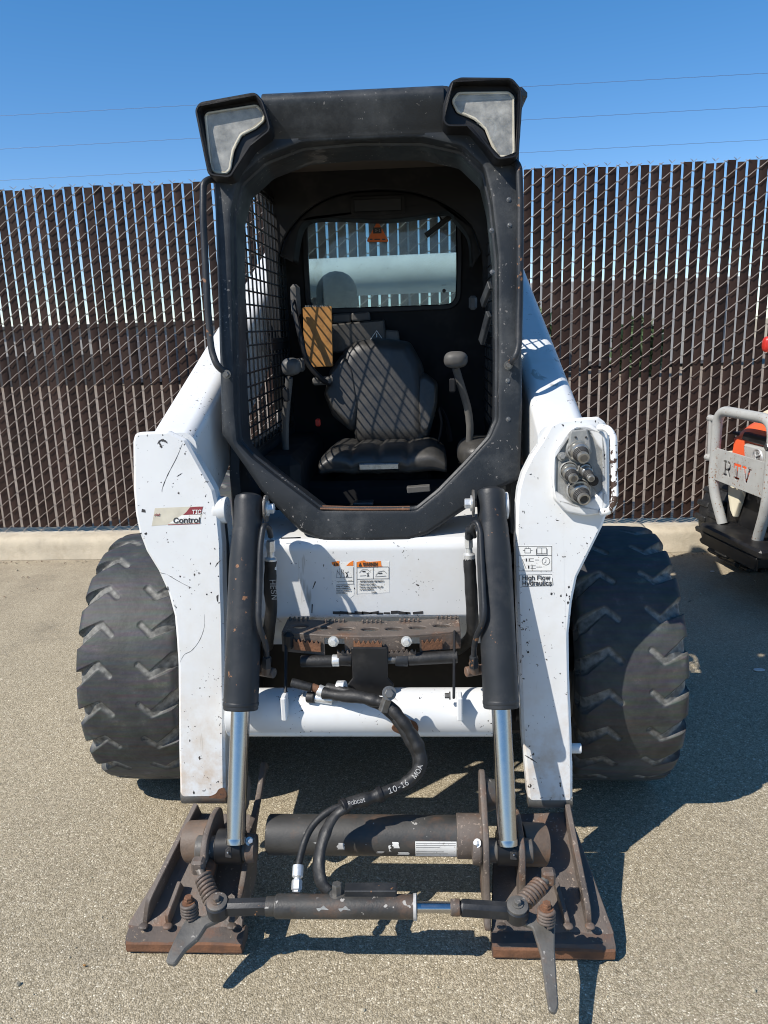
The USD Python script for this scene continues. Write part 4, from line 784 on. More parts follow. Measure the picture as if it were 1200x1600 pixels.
def pipes(c, pp, hose, f0, f1, elbow, side):
    q = [P(x, y, Y=Y) for x, y, Y in pp]
    obj('hydraulic_pipe', tube(bend(q, .035, 7), .0075, 12), M['grey'], c, smooth=60)
    obj('pipe_nut', lathe([(.0125, 0), (.0125, .028), (.009, .034), (0, .034)], q[-1] - V(0, 0, .012), nrm(q[-2] - q[-1]), 6), M['grey'], c)
    e = P(*elbow, Y=pp[-1][2] + .01); obj('pipe_elbow', cat(rod(e, q[-1], .0125), rod(e + V(-.022 * side, 0, 0), e + V(.03 * side, .02, 0), .0135)), M['rusty'], c)
    a, b = P(*f0, Y=1.99), P(*f1, Y=1.99); d = b - a
    obj('hose_fitting', cat(lathe([(.0, 0), (.012, 0), (.0125, .01), (.0125, .03), (.009, .032), (0, .032)], a, d, 6), lathe([(0, .03), (.009, .03), (.010, .045), (.0165, .05), (.0165, .082), (.014, .085), (0, .085)], a, d, 20)), M['bright'], c)
    h = cr([P(x, y, Y=Y) for x, y, Y in hose], 8)
    rr = .0165 + .0022 * (meshkit.noise(h * 45, 3) - .3)
    obj('hose', tube(h, rr, 14), M['rubber'], c, smooth=70)
pipes(cL, [(423, 838, 1.99), (420, 824, 1.955), (412, 819, 1.925), (407, 850, 1.90), (403, 975, 1.815), (417, 1010, 1.835), (416, 1035, 1.85)], [(423, 876, 1.99), (422, 920, 1.985), (424, 950, 1.99), (420, 985, 2.02), (418, 1010, 2.08)], (423, 845), (423, 876), (416, 1052), -1)
pipes(cR, [(741, 838, 1.99), (737, 822, 1.955), (745, 814, 1.925), (751, 830, 1.91), (757, 970, 1.81), (741, 1000, 1.835), (740, 1035, 1.85)], [(733, 872, 1.99), (736, 920, 1.985), (738, 965, 1.99), (736, 995, 2.02), (715, 1015, 2.08)], (732, 838), (733, 872), (741, 1050), 1)
e = P(728, 829, Y=1.98); obj('pipe_tee', cat(rod(e, P(742, 829, Y=1.98), .012), rod(P(733, 829, Y=1.98), P(733, 842, Y=1.985), .011)), M['grey'], cR)
obj('heat_sleeve_text', text('HESN', .016, (P(428, 905, Y=1.966), V(0, 0, -1) + V(.05, 0, 0), V(1, 0, 0), V(0, -1, 0)), V(0, -.012), .0006), M['hand'], cL, smooth=False)

# ---- step with gripper teeth between the arms
stp = grp('front_step', L)
xs = np.linspace(-.235, .25, 60); bow = lambda x: 1.90 + .035 * ((x - .01) / .24)**2
top_o = np.array([(x, bow(x)) for x in xs]); back = np.array([(x, bow(x) + .105) for x in xs[::-1]])
tp = Polygon(np.vstack([top_o, back]))
for x in np.linspace(-.19, .2, 7):
    e = Polygon(V(x, bow(x) + .048) + np.c_[.024 * np.cos(np.linspace(0, 6.28, 20)), .013 * np.sin(np.linspace(0, 6.28, 20))]); tp = tp.difference(e)
obj('tread_plate', slab(tp, (V(0, 0, .705), V(1, 0, 0), V(0, 1, 0), V(0, 0, 1)), .008, .002), M['rusty'], stp)
# front flange with notched edge
def flange(x0, x1, z0, z1, off, teeth, m='rusty'):
    x = np.linspace(x0, x1, 30); n = int((x1 - x0) / .0125); up = []
    xt = np.linspace(x0, x1, n * 4 + 1)
    for i, t in enumerate(xt): up.append((t, z1 - (.007 if (i // 2) % 2 and teeth else 0)))
    def wrap(v): w = v.copy(); w[:, 1] += np.array([bow(a) - 1.90 for a in v[:, 0]]); return w
    v, f = slab(Polygon([(x0, z0), (x1, z0), *up[::-1]]), (V(0, 1.897 + off, 0), V(1, 0, 0), V(0, 0, 1), V(0, -1, 0)), .006, 0); v[:, 1] += np.array([bow(a) - 1.90 for a in v[:, 0]])
    return obj('step_flange', (v, f), M[m], stp, smooth=False)
flange(-.235, -.115, .648, .698, 0, False); flange(-.20, -.125, .66, .69, -.008, True, 'rust'); flange(-.06, .1, .66, .698, 0, False); flange(-.035, .04, .668, .694, -.008, True, 'rust'); flange(.14, .25, .655, .698, 0, False); flange(.145, .2, .662, .69, -.008, True, 'rust'); flange(-.08, .13, .64, .668, -.012, True)
for x in np.linspace(-.2, .215, 5):
    for i in range(5): obj('grip_tooth', cb((x + (i - 2) * .0125, bow(x) + .092, .709), (.0065, .008, .012), .002), M['rusty'], stp)
for px, py in ((521, 1002), (635, 1002)): obj('bolt', hexbolt(P(px, py, Y=1.883), (0, -1, .1), .0095, .014), M['bright'], stp)
BR = Plane(1.878, .62, .1)
obj('step_bracket', cat(slab(rnd(BR.p2([(548, 1012), (606, 1012), (606, 1060), (615, 1070), (615, 1090), (543, 1090), (543, 1070), (551, 1060)]), .006), BR.fr(), .008, .002)), M['blackm'], stp)
for px0, px1, y0, y1 in ((447, 446, 1003, 1092), (710, 709, 985, 1092)): obj('brace_rod', cat(bar(P(px0, y0, Y=1.93), P(px1, y1, Y=1.83), .007, .012, (0, 1, .3))), M['blackm'], stp)
obj('brace_bolt', hexbolt(P(704, 1087, Y=1.83), (-1, 0, 0), .007, .015), M['worn'], stp)
obj('brace_end', cb(P(452, 1000, Y=1.93), (.03, .03, .05), .01), M['blackm'], stp)

# ---- auxiliary hose bundle
def hose(pts, r, par, nm='hose', m='rubber', k=8, wr=.14, sx=1., sy=1.):
    h = cr([P(x, y, Y=Y) for x, y, Y in pts], k); rr = r * (1 + wr * (meshkit.noise(h * 55, 8) - .5) * 2)
    return obj(nm, tube(h, rr, 14, sx=sx, sy=sy), M[m], par, smooth=70), h
hz = grp('hose_bundle', L)
main = [(506, 1083, 1.845), (530, 1087, 1.83), (560, 1089, 1.815), (590, 1096, 1.80), (606, 1102, 1.785), (628, 1125, 1.765), (645, 1150, 1.755), (656, 1175, 1.745), (657, 1195, 1.735), (648, 1212, 1.725), (630, 1226, 1.715), (605, 1237, 1.70), (575, 1248, 1.685), (550, 1254, 1.675), (533, 1262, 1.66)]
_, hm = hose(main, .0158, hz, wr=.2)
hose([(512, 1074, 1.86), (540, 1080, 1.835), (570, 1093, 1.82), (600, 1106, 1.80), (622, 1130, 1.78), (640, 1158, 1.765), (651, 1180, 1.755), (651, 1200, 1.745), (640, 1217, 1.735)], .0125, hz, 'inner_hose')
_, h1 = hose([(560, 1252, 1.675), (534, 1259, 1.665), (510, 1270, 1.65), (489, 1290, 1.63), (476, 1315, 1.6), (468, 1345, 1.575), (466, 1356, 1.565)], .0085, hz, 'thin_hose', wr=.04)
hose([(548, 1255, 1.668), (525, 1272, 1.65), (510, 1297, 1.62), (500, 1330, 1.585), (498, 1358, 1.555), (503, 1380, 1.535), (513, 1393, 1.525)], .0135, hz, 'flat_hose', sx=1.25, sy=.8)
a, b_ = P(466, 1352, Y=1.565), P(463, 1394, Y=1.52)
d = b_ - a; Ld = np.linalg.norm(d)
obj('hose_fitting', cat(lathe([(0, 0), (.0125, 0), (.0132, .004), (.0132, Ld * .42), (.011, Ld * .46), (.008, Ld * .5), (.008, Ld * .55), (0, Ld * .55)], a, d, 18), lathe([(0, Ld * .53), (.011, Ld * .54), (.0125, Ld * .6), (.0125, Ld * .9), (.009, Ld * .95), (.009, Ld), (0, Ld)], a, d, 6)), M['bright'], hz)
for p0, p1, r, m in (((527, 1073), (540, 1073), .0165, 'bright'), ((497, 1078), (507, 1082), .0155, 'bright'), ((487, 1073), (499, 1078), .0105, 'rust'), ((455, 1066), (487, 1075), .012, 'rubber'), ((480, 1089), (492, 1090), .015, 'rubber'), ((492, 1090), (520, 1094), .012, 'bright'),
                     ((519, 1032), (531, 1032), .016, 'bright'), ((531, 1029), (550, 1030), .019, 'blackm'), ((470, 1033), (519, 1033), .016, 'rubber'), ((605, 1030), (620, 1030), .012, 'dull'), ((618, 1030), (638, 1031), .018, 'grey'), ((638, 1030), (715, 1026), .017, 'rubber')):
    obj('hose_coupling' if m != 'rubber' else 'hose_stub', rod(P(*p0, Y=1.90 if p0[1] < 1050 else 1.855), P(*p1, Y=1.90 if p0[1] < 1050 else 1.85), r), M[m], hz, smooth=50)
obj('hose_clamp', cat(bar(P(598, 1112, Y=1.768), P(606, 1088, Y=1.775), .018, .02), hexbolt(P(608, 1083, Y=1.765), (.1, -1, .4), .012, .014)), M['dull'], hz)
for i in (108, 90): obj('hose_tie', lathe([(.0185, 0), (.020, .002), (.020, .010), (.0185, .012)], hm[i], hm[i + 1] - hm[i], 18), M['black'], hz)
def hose_text(s, hgt, h, i0, r, par):
    m = meshkit.text_mesh(s, hgt, .0007, False); v = np.array(m.vertices); sl = np.r_[0, np.cumsum(np.linalg.norm(np.diff(h, axis=0), axis=1))]
    out = []
    for x, y, z in v:
        t = sl[i0] - x; p = np.array([np.interp(t, sl, h[:, k]) for k in range(3)]); p2_ = np.array([np.interp(t - .003, sl, h[:, k]) for k in range(3)]); T = nrm(p2_ - p)
        e = EYE - p; e = nrm(e - T * (e @ T)); w = np.cross(e, T); ph = (y - hgt / 2) / r
        out.append(p + (r + z) * (math.cos(ph) * e + math.sin(ph) * w))
    obj('hose_lettering', (np.array(out), np.array(m.faces)), M['hand'], par, smooth=False)
hose_text('Bobcat', .0105, hm, 108, .0185, hz); hose_text('10-16', .0135, hm, 88, .0185, hz); hose_text('MOA', .012, hm, 73, .0185, hz)

# ---- attachment plate (quick coupler) resting on the ground
Q = grp('attachment_plate', L)
BP = Plane(1.585, .045, 1.62)       # leaning plane of the two base plates
def base(pts, lip, rail, nm):
    obj('base_plate', slab(rnd(BP.p2(pts), .006), BP.fr(), .012, .002), M['rusty'], Q)
    x0, x1 = P(lip[0], 1466, Y=1.575)[0], P(lip[1], 1466, Y=1.575)[0]
    prof = [(1.570, .008), (1.566, .014), (1.567, .034), (1.574, .044), (1.60, .054), (1.615, .05), (1.63, .03), (1.62, .008)]
    m = loft([np.array([(x, y - .0022, z) for y, z in ((1.570, .006), (1.566, .013), (1.567, .032), (1.571, .037), (1.575, .03), (1.575, .01))]) for x in np.linspace(x0 + .002, x1 - .002, 12)]); v = m[0].copy(); v[:, 2] += .003 * (meshkit.noise(v * 60, 5) - .5)
    obj('lip_face', (v, m[1]), M['rust'], Q, smooth=25)
    m = loft([np.array([(x, y, z) for y, z in prof]) for x in np.linspace(x0, x1, 12)]); v = m[0].copy(); v[:, 1:] += .003 * (meshkit.noise(v * 40, 2)[:, None] - .5)
    obj('front_lip', (v, m[1]), M['lip'], Q, smooth=25)
def rail(a, b, h, t, nm='side_rail', curve=0):
    a, b = V(*a), V(*b); d = nrm(b - a); s = nrm(np.cross(d, BP.en)); s = s if s[0] > 0 else -s
    n = BP.en; Lr = np.linalg.norm(b - a)
    pts = cr([(0, 0), (Lr * .04, h * .3), (Lr * .1, h * .75), (Lr * .2, h), (Lr * .6, h), (Lr, h * 1.0)], 4); pts = np.vstack([pts, [(Lr, -.004), (0, -.004)]])
    obj(nm, slab(Polygon(pts), (a + s * t / 2, d, n, np.cross(d, n)), t, .002, True), M['rusty'], Q, smooth=40)
base([(197, 1448), (378, 1452), (392, 1340), (392, 1272), (306, 1270)], (197, 379), None, 'l'); base([(768, 1456), (961, 1461), (890, 1268), (800, 1272), (770, 1350)], (769, 962), None, 'r')
rail(BP.hit(226, 1443), BP.hit(312, 1268), .05, .014); rail(BP.hit(921, 1456), BP.hit(884, 1268), .045, .014); rail(BP.hit(262, 1447), BP.hit(285, 1385), .035, .011, 'rib'); rail(BP.hit(888, 1455), BP.hit(868, 1385), .03, .011, 'rib')
def wear(px): 
    for x in px: obj('weld_bead', blob(P(x, 1447, Y=1.59), (.024, .022, .010), sub=2, e=.9), M['rusty'], Q, smooth=70)
wear([224, 262, 362]); wear([784, 888, 922])
# upright ears on both sides of each rod eye
def ear(X, pts, t, m='rusty'):
    obj('ear_plate', slab(rnd(cr(pts, 5, True)), yz(X), t, .003, True), M[m], Q, smooth=45)
for xi, xo in ((-.318, -.408), (.298, .385)):
    s = -1 if xi < 0 else 1
    px_in = [(362, 1442), (370, 1408), (378, 1380), (383, 1345), (383, 1325), (386, 1300), (395, 1278), (404, 1240), (409, 1206)]
    fr_ = [P(x_, y_, X=-.318) for x_, y_ in px_in]; fr_ = [(q_[1], q_[2]) for q_ in fr_]
    if s > 0: fr_ = [(1.600, .055), (1.615, .10), (1.628, .15), (1.637, .20), (1.645, .235), (1.675, .275), (1.73, .318), (1.78, .352)]
    ear(xi + .008, [*[(y_, max(z_, .05)) for y_, z_ in fr_], (fr_[-1][0] + .035, fr_[-1][1] + .012), (fr_[-1][0] + .06, fr_[-1][1] - .03), (fr_[-1][0] + .03, .26), (1.80, .18), (1.79, .10), (1.72, .055)], .016)
    ear(xo + .008, [(1.64, .10), (1.632, .16), (1.635, .21), (1.655, .25), (1.70, .268), (1.76, .27), (1.81, .24), (1.80, .12), (1.72, .08)], .016)
    obj('pivot_pin', rod((min(xi, xo) - .03, 1.69, .214), (max(xi, xo) + .03, 1.69, .214), .03), M['worn'], Q)
    obj('pin_retainer', lathe([(0, 0), (.034, 0), (.036, .004), (.034, .022), (0, .026)], (xi - s * .01, 1.69, .214), (-s, 0, 0), 26), M['rusty'], Q)
    obj('retainer_bolt', hexbolt((xi - s * .02, 1.675, .245), (-s * .5, -.6, .6), .007, .012), M['bright'], Q)
    obj('boss_cone', lathe([(.0, 0), (.045, 0), (.042, .01), (.028, .045), (0, .048)], (xi - s * -.01, 1.80, .30), (s, 0, 0), 26), M['worn'], Q)
    obj('hinge_boss', rod((xo + s * .005, 1.735, .2), (xo + s * .068, 1.745, .19), .053, n=36), M['boss'], Q, smooth=50)
obj('torque_tube', lathe([(0, 0), (.046, 0), (.05, .004), (.05, .50), (.0505, .56), (0, .56)], (-.262, 1.735, .222), (1, 0, 0), 44), M['dark_tube'], Q, smooth=50)
obj('tube_end', slab(rnd(cr([(.05, 0), (.02, .05), (-.03, .045), (-.052, 0), (-.03, -.045), (.03, -.046)], 4, True)), yz(-.262), .05, .004), M['rusty'], Q)
obj('tube_collar', rod((.228, 1.735, .222), (.296, 1.735, .222), .055, n=40), M['rusty'], Q, smooth=50)
TTP = lambda x, a, r=.0508: (x, 1.735 - r * math.cos(a), .222 + r * math.sin(a))
def wrapped(x0, x1, a0, a1, mt, nm, n=8, r=.0508, edge=0., seed=1):
    aa = np.linspace(a0, a1, n); q = np.random.RandomState(seed); xl = x0 + edge * q.rand(n); xr = x1 - edge * q.rand(n)
    v = np.array([TTP(x, a_, r) for a_, l_, r_ in zip(aa, xl, xr) for x in (l_, r_)]); i = np.arange(n - 1)[:, None] * 2
    return obj(nm, (v, np.vstack([i + [0, 1, 2], i + [1, 3, 2]])), M[mt], Q, smooth=True)
wrapped(.122, .226, -.62, .36, 'sticker', 'part_sticker', 14); 
for k, (a_, w) in enumerate(((.27, .1), (.16, .1), (.05, .06), (-.2, .07), (-.35, .08))): wrapped(.124, .124 + w, a_ - .012, a_ + .012, 'ink', 'sticker_print', 2, .0511)
for k, (x0, x1, a0, a1) in enumerate(((.05, .066, -.2, .15), (.063, .085, 0, .32), (.075, .11, -.5, -.25), (-.08, -.055, -.1, .25), (-.14, -.11, .2, .27), (.02, .045, -.35, -.2))): wrapped(x0, x1, a0, a1, 'sticker' if k < 3 else 'hand', 'sticker_scrap', 6, .0509, .009, k)
# latch cylinder between the levers
CY = lambda px, py, Y=1.5: P(px, py, Y=Y)
lc = grp('latch_cylinder', L)
A0, A1 = CY(430, 1416), CY(652, 1417); ax = nrm(A1 - A0); LL = np.linalg.norm(A1 - A0)
obj('barrel', lathe([(0, -.02), (.0215, -.02), (.0215, 0), (.0255, .002), (.0265, .006), (.0265, LL - .012), (.0275, LL - .01), (.0275, LL - .001), (.026, LL), (.015, LL), (.015, LL - .01), (0, LL - .01)], A0, ax, 36), M['dark_tube'], lc, smooth=40)
obj('end_ring', lathe([(.0268, LL - .009), (.0285, LL - .008), (.0285, LL - .002), (.0268, LL - .001)], A0, ax, 36), M['hand'], lc)
obj('rod', rod(A1 - ax * .01, CY(712, 1418), .0125), M['chrome'], lc, smooth=50)
obj('rod_nut', rod(CY(704, 1418), CY(719, 1418), .0185), M['rusty'], lc)
obj('guide_bar', bar(CY(539, 1391, 1.515), CY(620, 1391, 1.515), .03, .02), M['grey'], lc); obj('port_fitting', cat(hexbolt(CY(527, 1401, 1.51), (0, 0, 1), .012, .035)), M['dull'], lc)
obj('paint_flake', cat(*[slab(rnd(cr([(x, 0), (x + .010, .0015), (x + .016, .006), (x + .021, .002), (x + .028, -.003), (x + .012, -.002), (x + .006, -.006)], 3, True)), (A0 + ax * .1 + V(0, -.0268 * .85, .0268 * .53), V(1, 0, 0), V(0, .53, .85), V(0, -.85, .53)), .0006, 0) for x in (0., .05)]), M['block'], lc, smooth=False)
def yoke(p0, p1, eye_, w):
    obj('yoke', cat(bar(p0, p1, .032, .036, ch=.008), lathe([(0, -.019), (.024, -.019), (.027, -.016), (.027, .016), (.024, .019), (0, .019)], eye_, (0, -.25, 1), 28)), M['grey'], lc, smooth=40)
    obj('yoke_washer', lathe([(0, .019), (.024, .019), (.024, .023), (.017, .025), (0, .026)], eye_, (0, -.25, 1), 24), M['worn'], lc); obj('yoke_bolt', hexbolt(eye_ + V(0, -.006, .024), (0, -.25, 1), .0085, .014), M['worn'], lc)
E1, E2 = CY(341, 1418, 1.505), CY(808, 1424, 1.505)
yoke(CY(432, 1416), E1 + V(.01, 0, 0), E1, 0); yoke(CY(717, 1418), E2 - V(.01, 0, 0), E2, 0)
# latch levers, springs
def latch(pts, zpl, eye_, sp1, sp2, lab):
    l = grp('latch_lever', L); tag(stage.GetPrimAtPath(l), label=lab)
    pl = Plane(*zpl)
    obj('blade', slab(rnd(pl.p2(pts), .008), pl.fr(), .016, .003, True), M['worn'], l, smooth=40)
    (a, b), (c, d) = sp1, sp2
    obj('vertical_spring', spring(a, b, .0165, .0048, 4.2), M['rusty'], l, smooth=70); obj('spring_bolt', cat(rod(a, V(*b) + nrm(V(*b) - a) * .012, .010), hexbolt(b, V(*b) - a, .01, .018)), M['rust'], l)
    obj('slanted_spring', spring(c, d, .0175, .005, 6.5), M['rusty'], l, smooth=70); obj('spring_rod', rod(V(*c) - nrm(V(*d) - c) * .01, V(*d) + nrm(V(*d) - c) * .045, .010), M['worn'], l)
    obj('spring_end', cb(V(*d) + nrm(V(*d) - c) * .03, (.032, .03, .04), .006), M['rusty'], l)
ZL = (1.452, .16, 2.6)
latch([(258, 1503), (262, 1490), (276, 1460), (290, 1436), (305, 1428), (318, 1432), (333, 1420), (352, 1408), (362, 1418), (340, 1438), (322, 1446), (310, 1465), (290, 1482), (272, 1507)], ZL, E1,
      (P(297, 1430, Y=1.50), P(295, 1411, Y=1.50)), (P(332, 1408, Y=1.555), P(317, 1370, Y=1.60)), 'latch lever at the left lower corner, pointing down left')
obj('rust_pin', rod(P(320, 1375, Y=1.6), P(328, 1350, Y=1.66), .017), M['rust'], L)
latch([(838, 1428), (855, 1418), (868, 1432), (867, 1480), (870, 1530), (873, 1570), (869, 1583), (858, 1578), (852, 1540), (845, 1490), (832, 1448), (805, 1438), (798, 1428), (815, 1418)], ZL, E2,
      (P(853, 1441, Y=1.48), P(854, 1421, Y=1.48)), (P(818, 1410, Y=1.555), P(845, 1382, Y=1.60)), 'latch lever at the right lower corner, pointing at the camera')

# ================================================================== utility vehicle
U = thing('utility_vehicle', 'orange utility vehicle with grey tube guard at the right edge, lettered RTV', 'utility vehicle')
UO, EU, EV = V(1.80, 4.40, 0), nrm((.986, .165, 0)), nrm((.165, -.986, 0))
W = lambda u, v, z: UO + EU * u + EV * v + V(0, 0, z)
def ubox(u0, u1, v0, v1, z0, z1, ch=.01): return cb(W((u0 + u1) / 2, (v0 + v1) / 2, (z0 + z1) / 2), (u1 - u0, v1 - v0, z1 - z0), ch, np.stack([EU, EV, V(0, 0, 1)], 1))
def usec(u, pts): return [W(u, v, z) for v, z in pts]
gd = grp('front_guard', U)
obj('hoop', tube(bend([W(.03, .08, .36), W(0, 0, .56), W(0, 0, 1.0), W(0, .52, 1.0), W(0, .52, .56), W(.03, .42, .36)], .10, 9), .028, 18), M['rtvgrey'], gd, smooth=60)
obj('side_hoop', tube(bend([W(0, 0, .945), W(0, -.06, .945), W(.01, -.065, .72), W(0, 0, .72)], .03, 6), .017, 12), M['rtvgrey'], gd, smooth=60)
for z in (.945, .72): obj('side_stub', rod(W(-.0, -.085, z), W(0, -.03, z), .0195, n=18), M['rtvgrey'], gd, smooth=50)
UF = (W(-.012, 0, 0), EV, V(0, 0, 1), -EU)
tx = unary_union([text2('R', .085, True), text2('T', .085, True).buffer(0)]) if False else None
def letter(ch, x, w):
    g_ = text2(ch, .082, True); b_ = g_.bounds
    from shapely import affinity
    g_ = affinity.translate(affinity.scale(g_, w / (b_[2] - b_[0]), 1, origin=(b_[0], 0)), x - b_[0], .652)
    if ch == 'R': g_ = g_.union(sbox(x - .012, .652, x + .03, .664)).union(sbox(x - .012, .722, x + .02, .734)).difference(sbox(x + .02, .69, x + .028, .74))
    if ch == 'T': g_ = g_.union(sbox(x + w / 2 - .025, .652, x + w / 2 + .025, .664)).union(sbox(x - .002, .708, x + .012, .734)).union(sbox(x + w - .012, .708, x + w + .002, .734))
    if ch == 'V': g_ = g_.union(sbox(x - .012, .722, x + .03, .734)).union(sbox(x + w - .028, .722, x + w + .012, .734))
    return g_
cut = unary_union([letter('R', .125, .065), letter('T', .215, .07), letter('V', .305, .07)]).buffer(0)
obj('name_plate', slab(rnd([(.02, .61), (.50, .60), (.505, .785), (.015, .79)], .006).difference(cut), UF, .006, .001), M['rtvgrey'], gd, smooth=False)
obj('guard_bolt', hexbolt(W(-.024, .52, .87), -EU, .016, .012), M['zinc'], gd)
obj('bumper', ubox(-.08, .16, .03, .62, .31, .36, .012), M['blackm'], U)
obj('bumper_rib', ubox(-.07, -.055, .04, .58, .24, .31, .004), M['blackm'], U)
hp = [(-.02, .62), (-.03, .80), (.02, .90), (.14, .955), (.27, .965), (.40, .955), (.52, .90), (.57, .80), (.56, .62)]
def hood(u, dz, k): return usec(u, [(.27 + (v - .27) * k, .62 + (z - .62) * dz) for v, z in cr(hp, 4)])
m = loft([hood(.10, .78, .88), hood(.115, .88, .94), hood(.16, .98, .98), hood(.3, 1.04, 1.), hood(.6, 1.12, 1.03), hood(.95, 1.2, 1.05)])
hd = obj('hood', m, M['rtvorange'], U, smooth=50)
obj('hood_shell', loft([usec(u, [(.27 + (v - .27) * k, .62 + (z - .62) * dz + .02) for v, z in cr(hp, 4)]) for u, dz, k in ((.23, 1.0, 1.04), (.24, 1.11, 1.10), (.5, 1.17, 1.12), (.9, 1.22, 1.12))]), M['cream'], U, smooth=50)
obj('grille_band', slab(rnd([(.12, .845), (.45, .84), (.45, .885), (.14, .89)], .01), (W(.075, 0, 0), EV, V(0, 0, 1), -EU), .06, .006), M['blackm'], U)
bp = obj('badge_panel', slab(rnd([(.15, .83), (.40, .83), (.37, .72), (.30, .69), (.19, .70)], .015), (W(.07, 0, 0), EV, V(0, 0, 1), -EU), .05, .008), M['rtvgrey'], U, smooth=50)
bc = W(.068, .30, .775)
obj('badge_ring', lathe([(.040, 0), (.040, .006), (.046, .008), (.050, .004), (.050, 0)], bc, -EU, 30), M['bright'], bp, smooth=50)
obj('badge_mark', cat(bar(bc - EU * .004 + V(0, 0, .03) - EV * .02, bc - EU * .004 - V(0, 0, .03) - EV * .005, .007, .008, EU), bar(bc - EU * .004 + EV * .028 + V(0, 0, .02), bc - EU * .004 - EV * .018, .007, .008, EU), lathe([(.028, 0), (.028, .003), (.032, .004), (.033, 0)], bc, -EU, 24)), M['bright'], bp)
for v0 in (-.04, .47): obj('headlamp', cat(ubox(.12, .22, v0, v0 + .11, .74, .85, .02)), M['rtvorange'], U); obj('headlamp_brow', ubox(.11, .20, v0 + .01, v0 + .11, .85, .87, .006), M['blackm'], U)
obj('front_panel', slab(rnd([(.05, .60), (.20, .60), (.17, .50), (.13, .40), (.09, .44), (.055, .52)], .01), (W(.06, 0, 0), EV, V(0, 0, 1), -EU), .03, .008), M['cream'], U, smooth=50)
obj('front_panel', slab(rnd([(.36, .60), (.50, .60), (.49, .52), (.45, .44), (.40, .42), (.37, .50)], .01), (W(.06, 0, 0), EV, V(0, 0, 1), -EU), .03, .008), M['cream'], U, smooth=50)
obj('under_frame', ubox(.10, 2.8, -.02, .56, .26, .61, .02), M['blackm'], U)
for u, v, t in ((.1, .60, 0), (.1, .40, 0)): pass
def utyre(u, v):
    w = grp('wheel', U); R_, hw = .31, .13; pr_ = [(.15, -hw * .8), (.24, -hw), (.285, -hw), (.305, -hw * .8), (.31, 0), (.305, hw * .8), (.285, hw), (.24, hw), (.15, hw * .8)]
    c = W(u, v, R_); obj('tyre', lathe(pr_, c, EV, 40), M['rubber'], w, smooth=50)
    lugs = []
    for k in range(22):
        a = k * 2 * math.pi / 22
        for sd in (-1, 1):
            aa = a + (sd > 0) * math.pi / 22; rd = EU * math.cos(aa) + V(0, 0, 1) * math.sin(aa); tg = -EU * math.sin(aa) + V(0, 0, 1) * math.cos(aa)
            lugs.append(cb(c + rd * .306 + EV * sd * .07, (.026, .125, .034), .006, np.stack([rd, EV, tg], 1)))
    obj('tread_lugs', cat(*lugs), M['rubber'], w, kind='stuff'); obj('rim', lathe([(0, -.05), (.16, -.1), (.16, .1), (0, .05)], c, EV, 30), M['rtvgrey'], w)
for u in (.40, 2.35):
    for v in (-.20, .78): utyre(u, v)
obj('fender', ubox(.2, .95, -.38, -.04, .64, .70, .03), M['cream'], U); obj('fender', ubox(.2, .95, .58, .94, .64, .70, .03), M['cream'], U)
obj('dash', ubox(.9, 1.05, -.36, .9, .6, 1.15, .04), M['black'], U); obj('bench_seat', cat(ubox(1.35, 1.75, -.3, .86, .7, .82, .04)), M['black'], U); obj('seat_back', ubox(1.68, 1.8, -.3, .86, .82, 1.3, .04), M['black'], U)
obj('floor_pan', ubox(.95, 1.4, -.36, .9, .38, .44, .01), M['blackm'], U)
for v in (-.33, .87): obj('roll_bar', tube(bend([W(.98, v, .5), W(1.12, v, 1.92), W(1.85, v, 1.92), W(1.95, v, .6)], .15, 7), .024, 12), M['blackm'], U, smooth=60)
obj('cargo_bed', cat(ubox(1.95, 3.0, -.4, .94, .72, .76, .01)), M['rtvorange'], U)
for a_ in ((1.95, 3.0, -.4, -.36, .76, 1.05), (1.95, 3.0, .90, .94, .76, 1.05), (1.95, 1.99, -.36, .90, .76, 1.05), (2.96, 3.0, -.36, .90, .76, 1.05)): obj('bed_panel', ubox(*a_, .008), M['rtvorange'], U)
obj('mirror', cat(blob(P(1199, 538, Y=4.35), (.05, .06, .085), e=.8)), M['red'], U, smooth=60); obj('mirror_arm', rod(P(1200, 540, Y=4.35), W(1.05, -.33, 1.42), .008), M['blackm'], U)

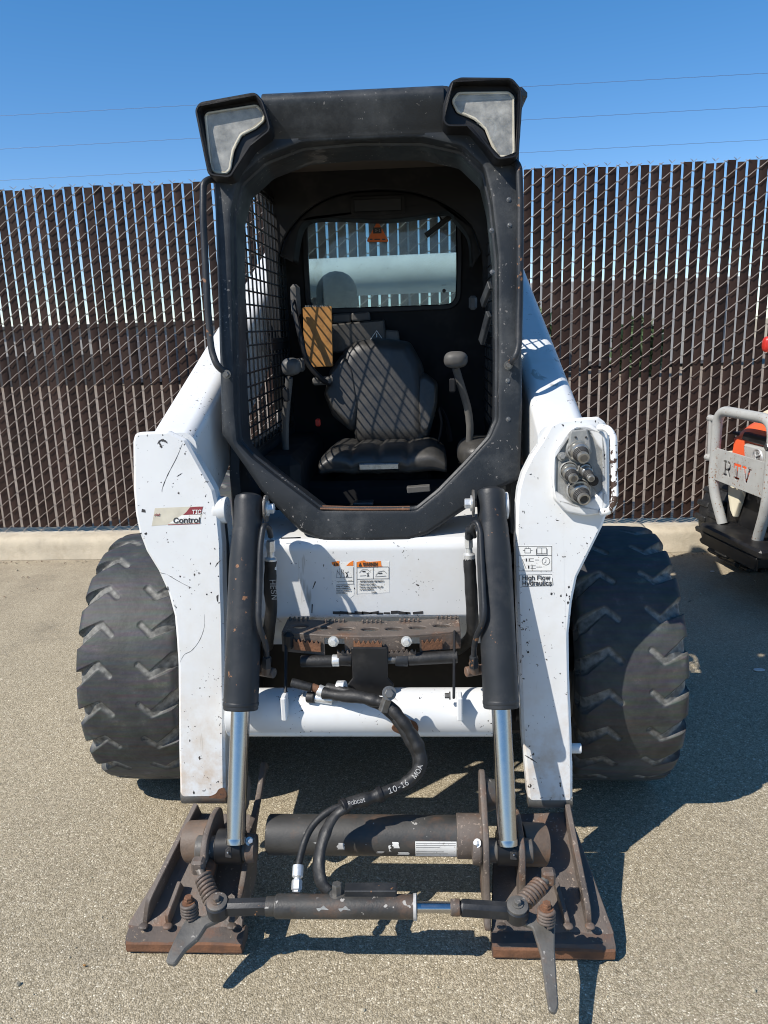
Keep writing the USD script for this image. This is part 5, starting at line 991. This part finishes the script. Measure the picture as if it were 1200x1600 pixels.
# ================================================================== small things on the ground
q = np.random.RandomState(11); lv, n = [], 0
for i in range(420):
    if i < 240: x, y = -2.9 + q.normal() * .28, 4.25 + q.normal() * .18
    else: x, y = q.uniform(-3.4, 2.2), 4.93 + abs(q.normal()) * -.05
    a = q.uniform(0, 6.28); l, w = q.uniform(.004, .018), q.uniform(.002, .006); d = V(math.cos(a), math.sin(a), 0); e = V(-d[1], d[0], 0); c = V(x, y, .004 + q.rand() * .004)
    lv.append((np.array([c - d * l, c + e * w + V(0, 0, q.rand() * .006), c + d * l + V(0, 0, q.rand() * .005), c - e * w]), np.array([[0, 1, 2], [0, 2, 3]])))
obj('leaf_litter', cat(*lv), M['litter'], smooth=False, kind='stuff', label='dry leaf litter and twigs gathered on the asphalt by the kerb', category='litter')
for k, (px, py, sz, lab) in enumerate([(1186, 1047, .05, 'crumpled scrap lying in the shadow at the right edge'), (1113, 893, .03, 'small pale scrap lying under the utility vehicle'), (132, 1509, .008, 'tiny yellowish chip on the asphalt at the lower left')]):
    c = P(px, py, Z=.004); qq = np.random.RandomState(k); a = np.linspace(0, 6.28, 9)[:-1]
    obj('paper_scrap', slab(Polygon(np.c_[np.cos(a), np.sin(a) * .5] * (sz * .5 * (1 + .4 * (qq.rand(8, 1) - .5)))), (c + V(0, 0, .004), V(1, 0, 0), V(0, 1, 0), V(0, 0, 1)), .004, .001), M['scrap'] if k < 2 else M['yellow'], label=lab, category='scrap')

st, q = [], np.random.RandomState(21); ico = trimesh.creation.icosphere(0)
for i in range(620):
    y = q.uniform(1.15, 4.8); x = q.uniform(-.75, .75) * (y + .6) + .1
    r = q.uniform(.0012, .0032) * (1 + 1.4 * (q.rand() < .06)); v = np.array(ico.vertices) * (r * q.uniform(.7, 1.3, 3)) + V(x, y, r * .4)
    st.append((v, np.array(ico.faces)))
obj('loose_grit', cat(*st[:520]), mat('grit', (.33, .29, .21), .9, var=.35, vs=30), smooth=False, kind='stuff', label='loose pale grit scattered over the asphalt', category='grit')
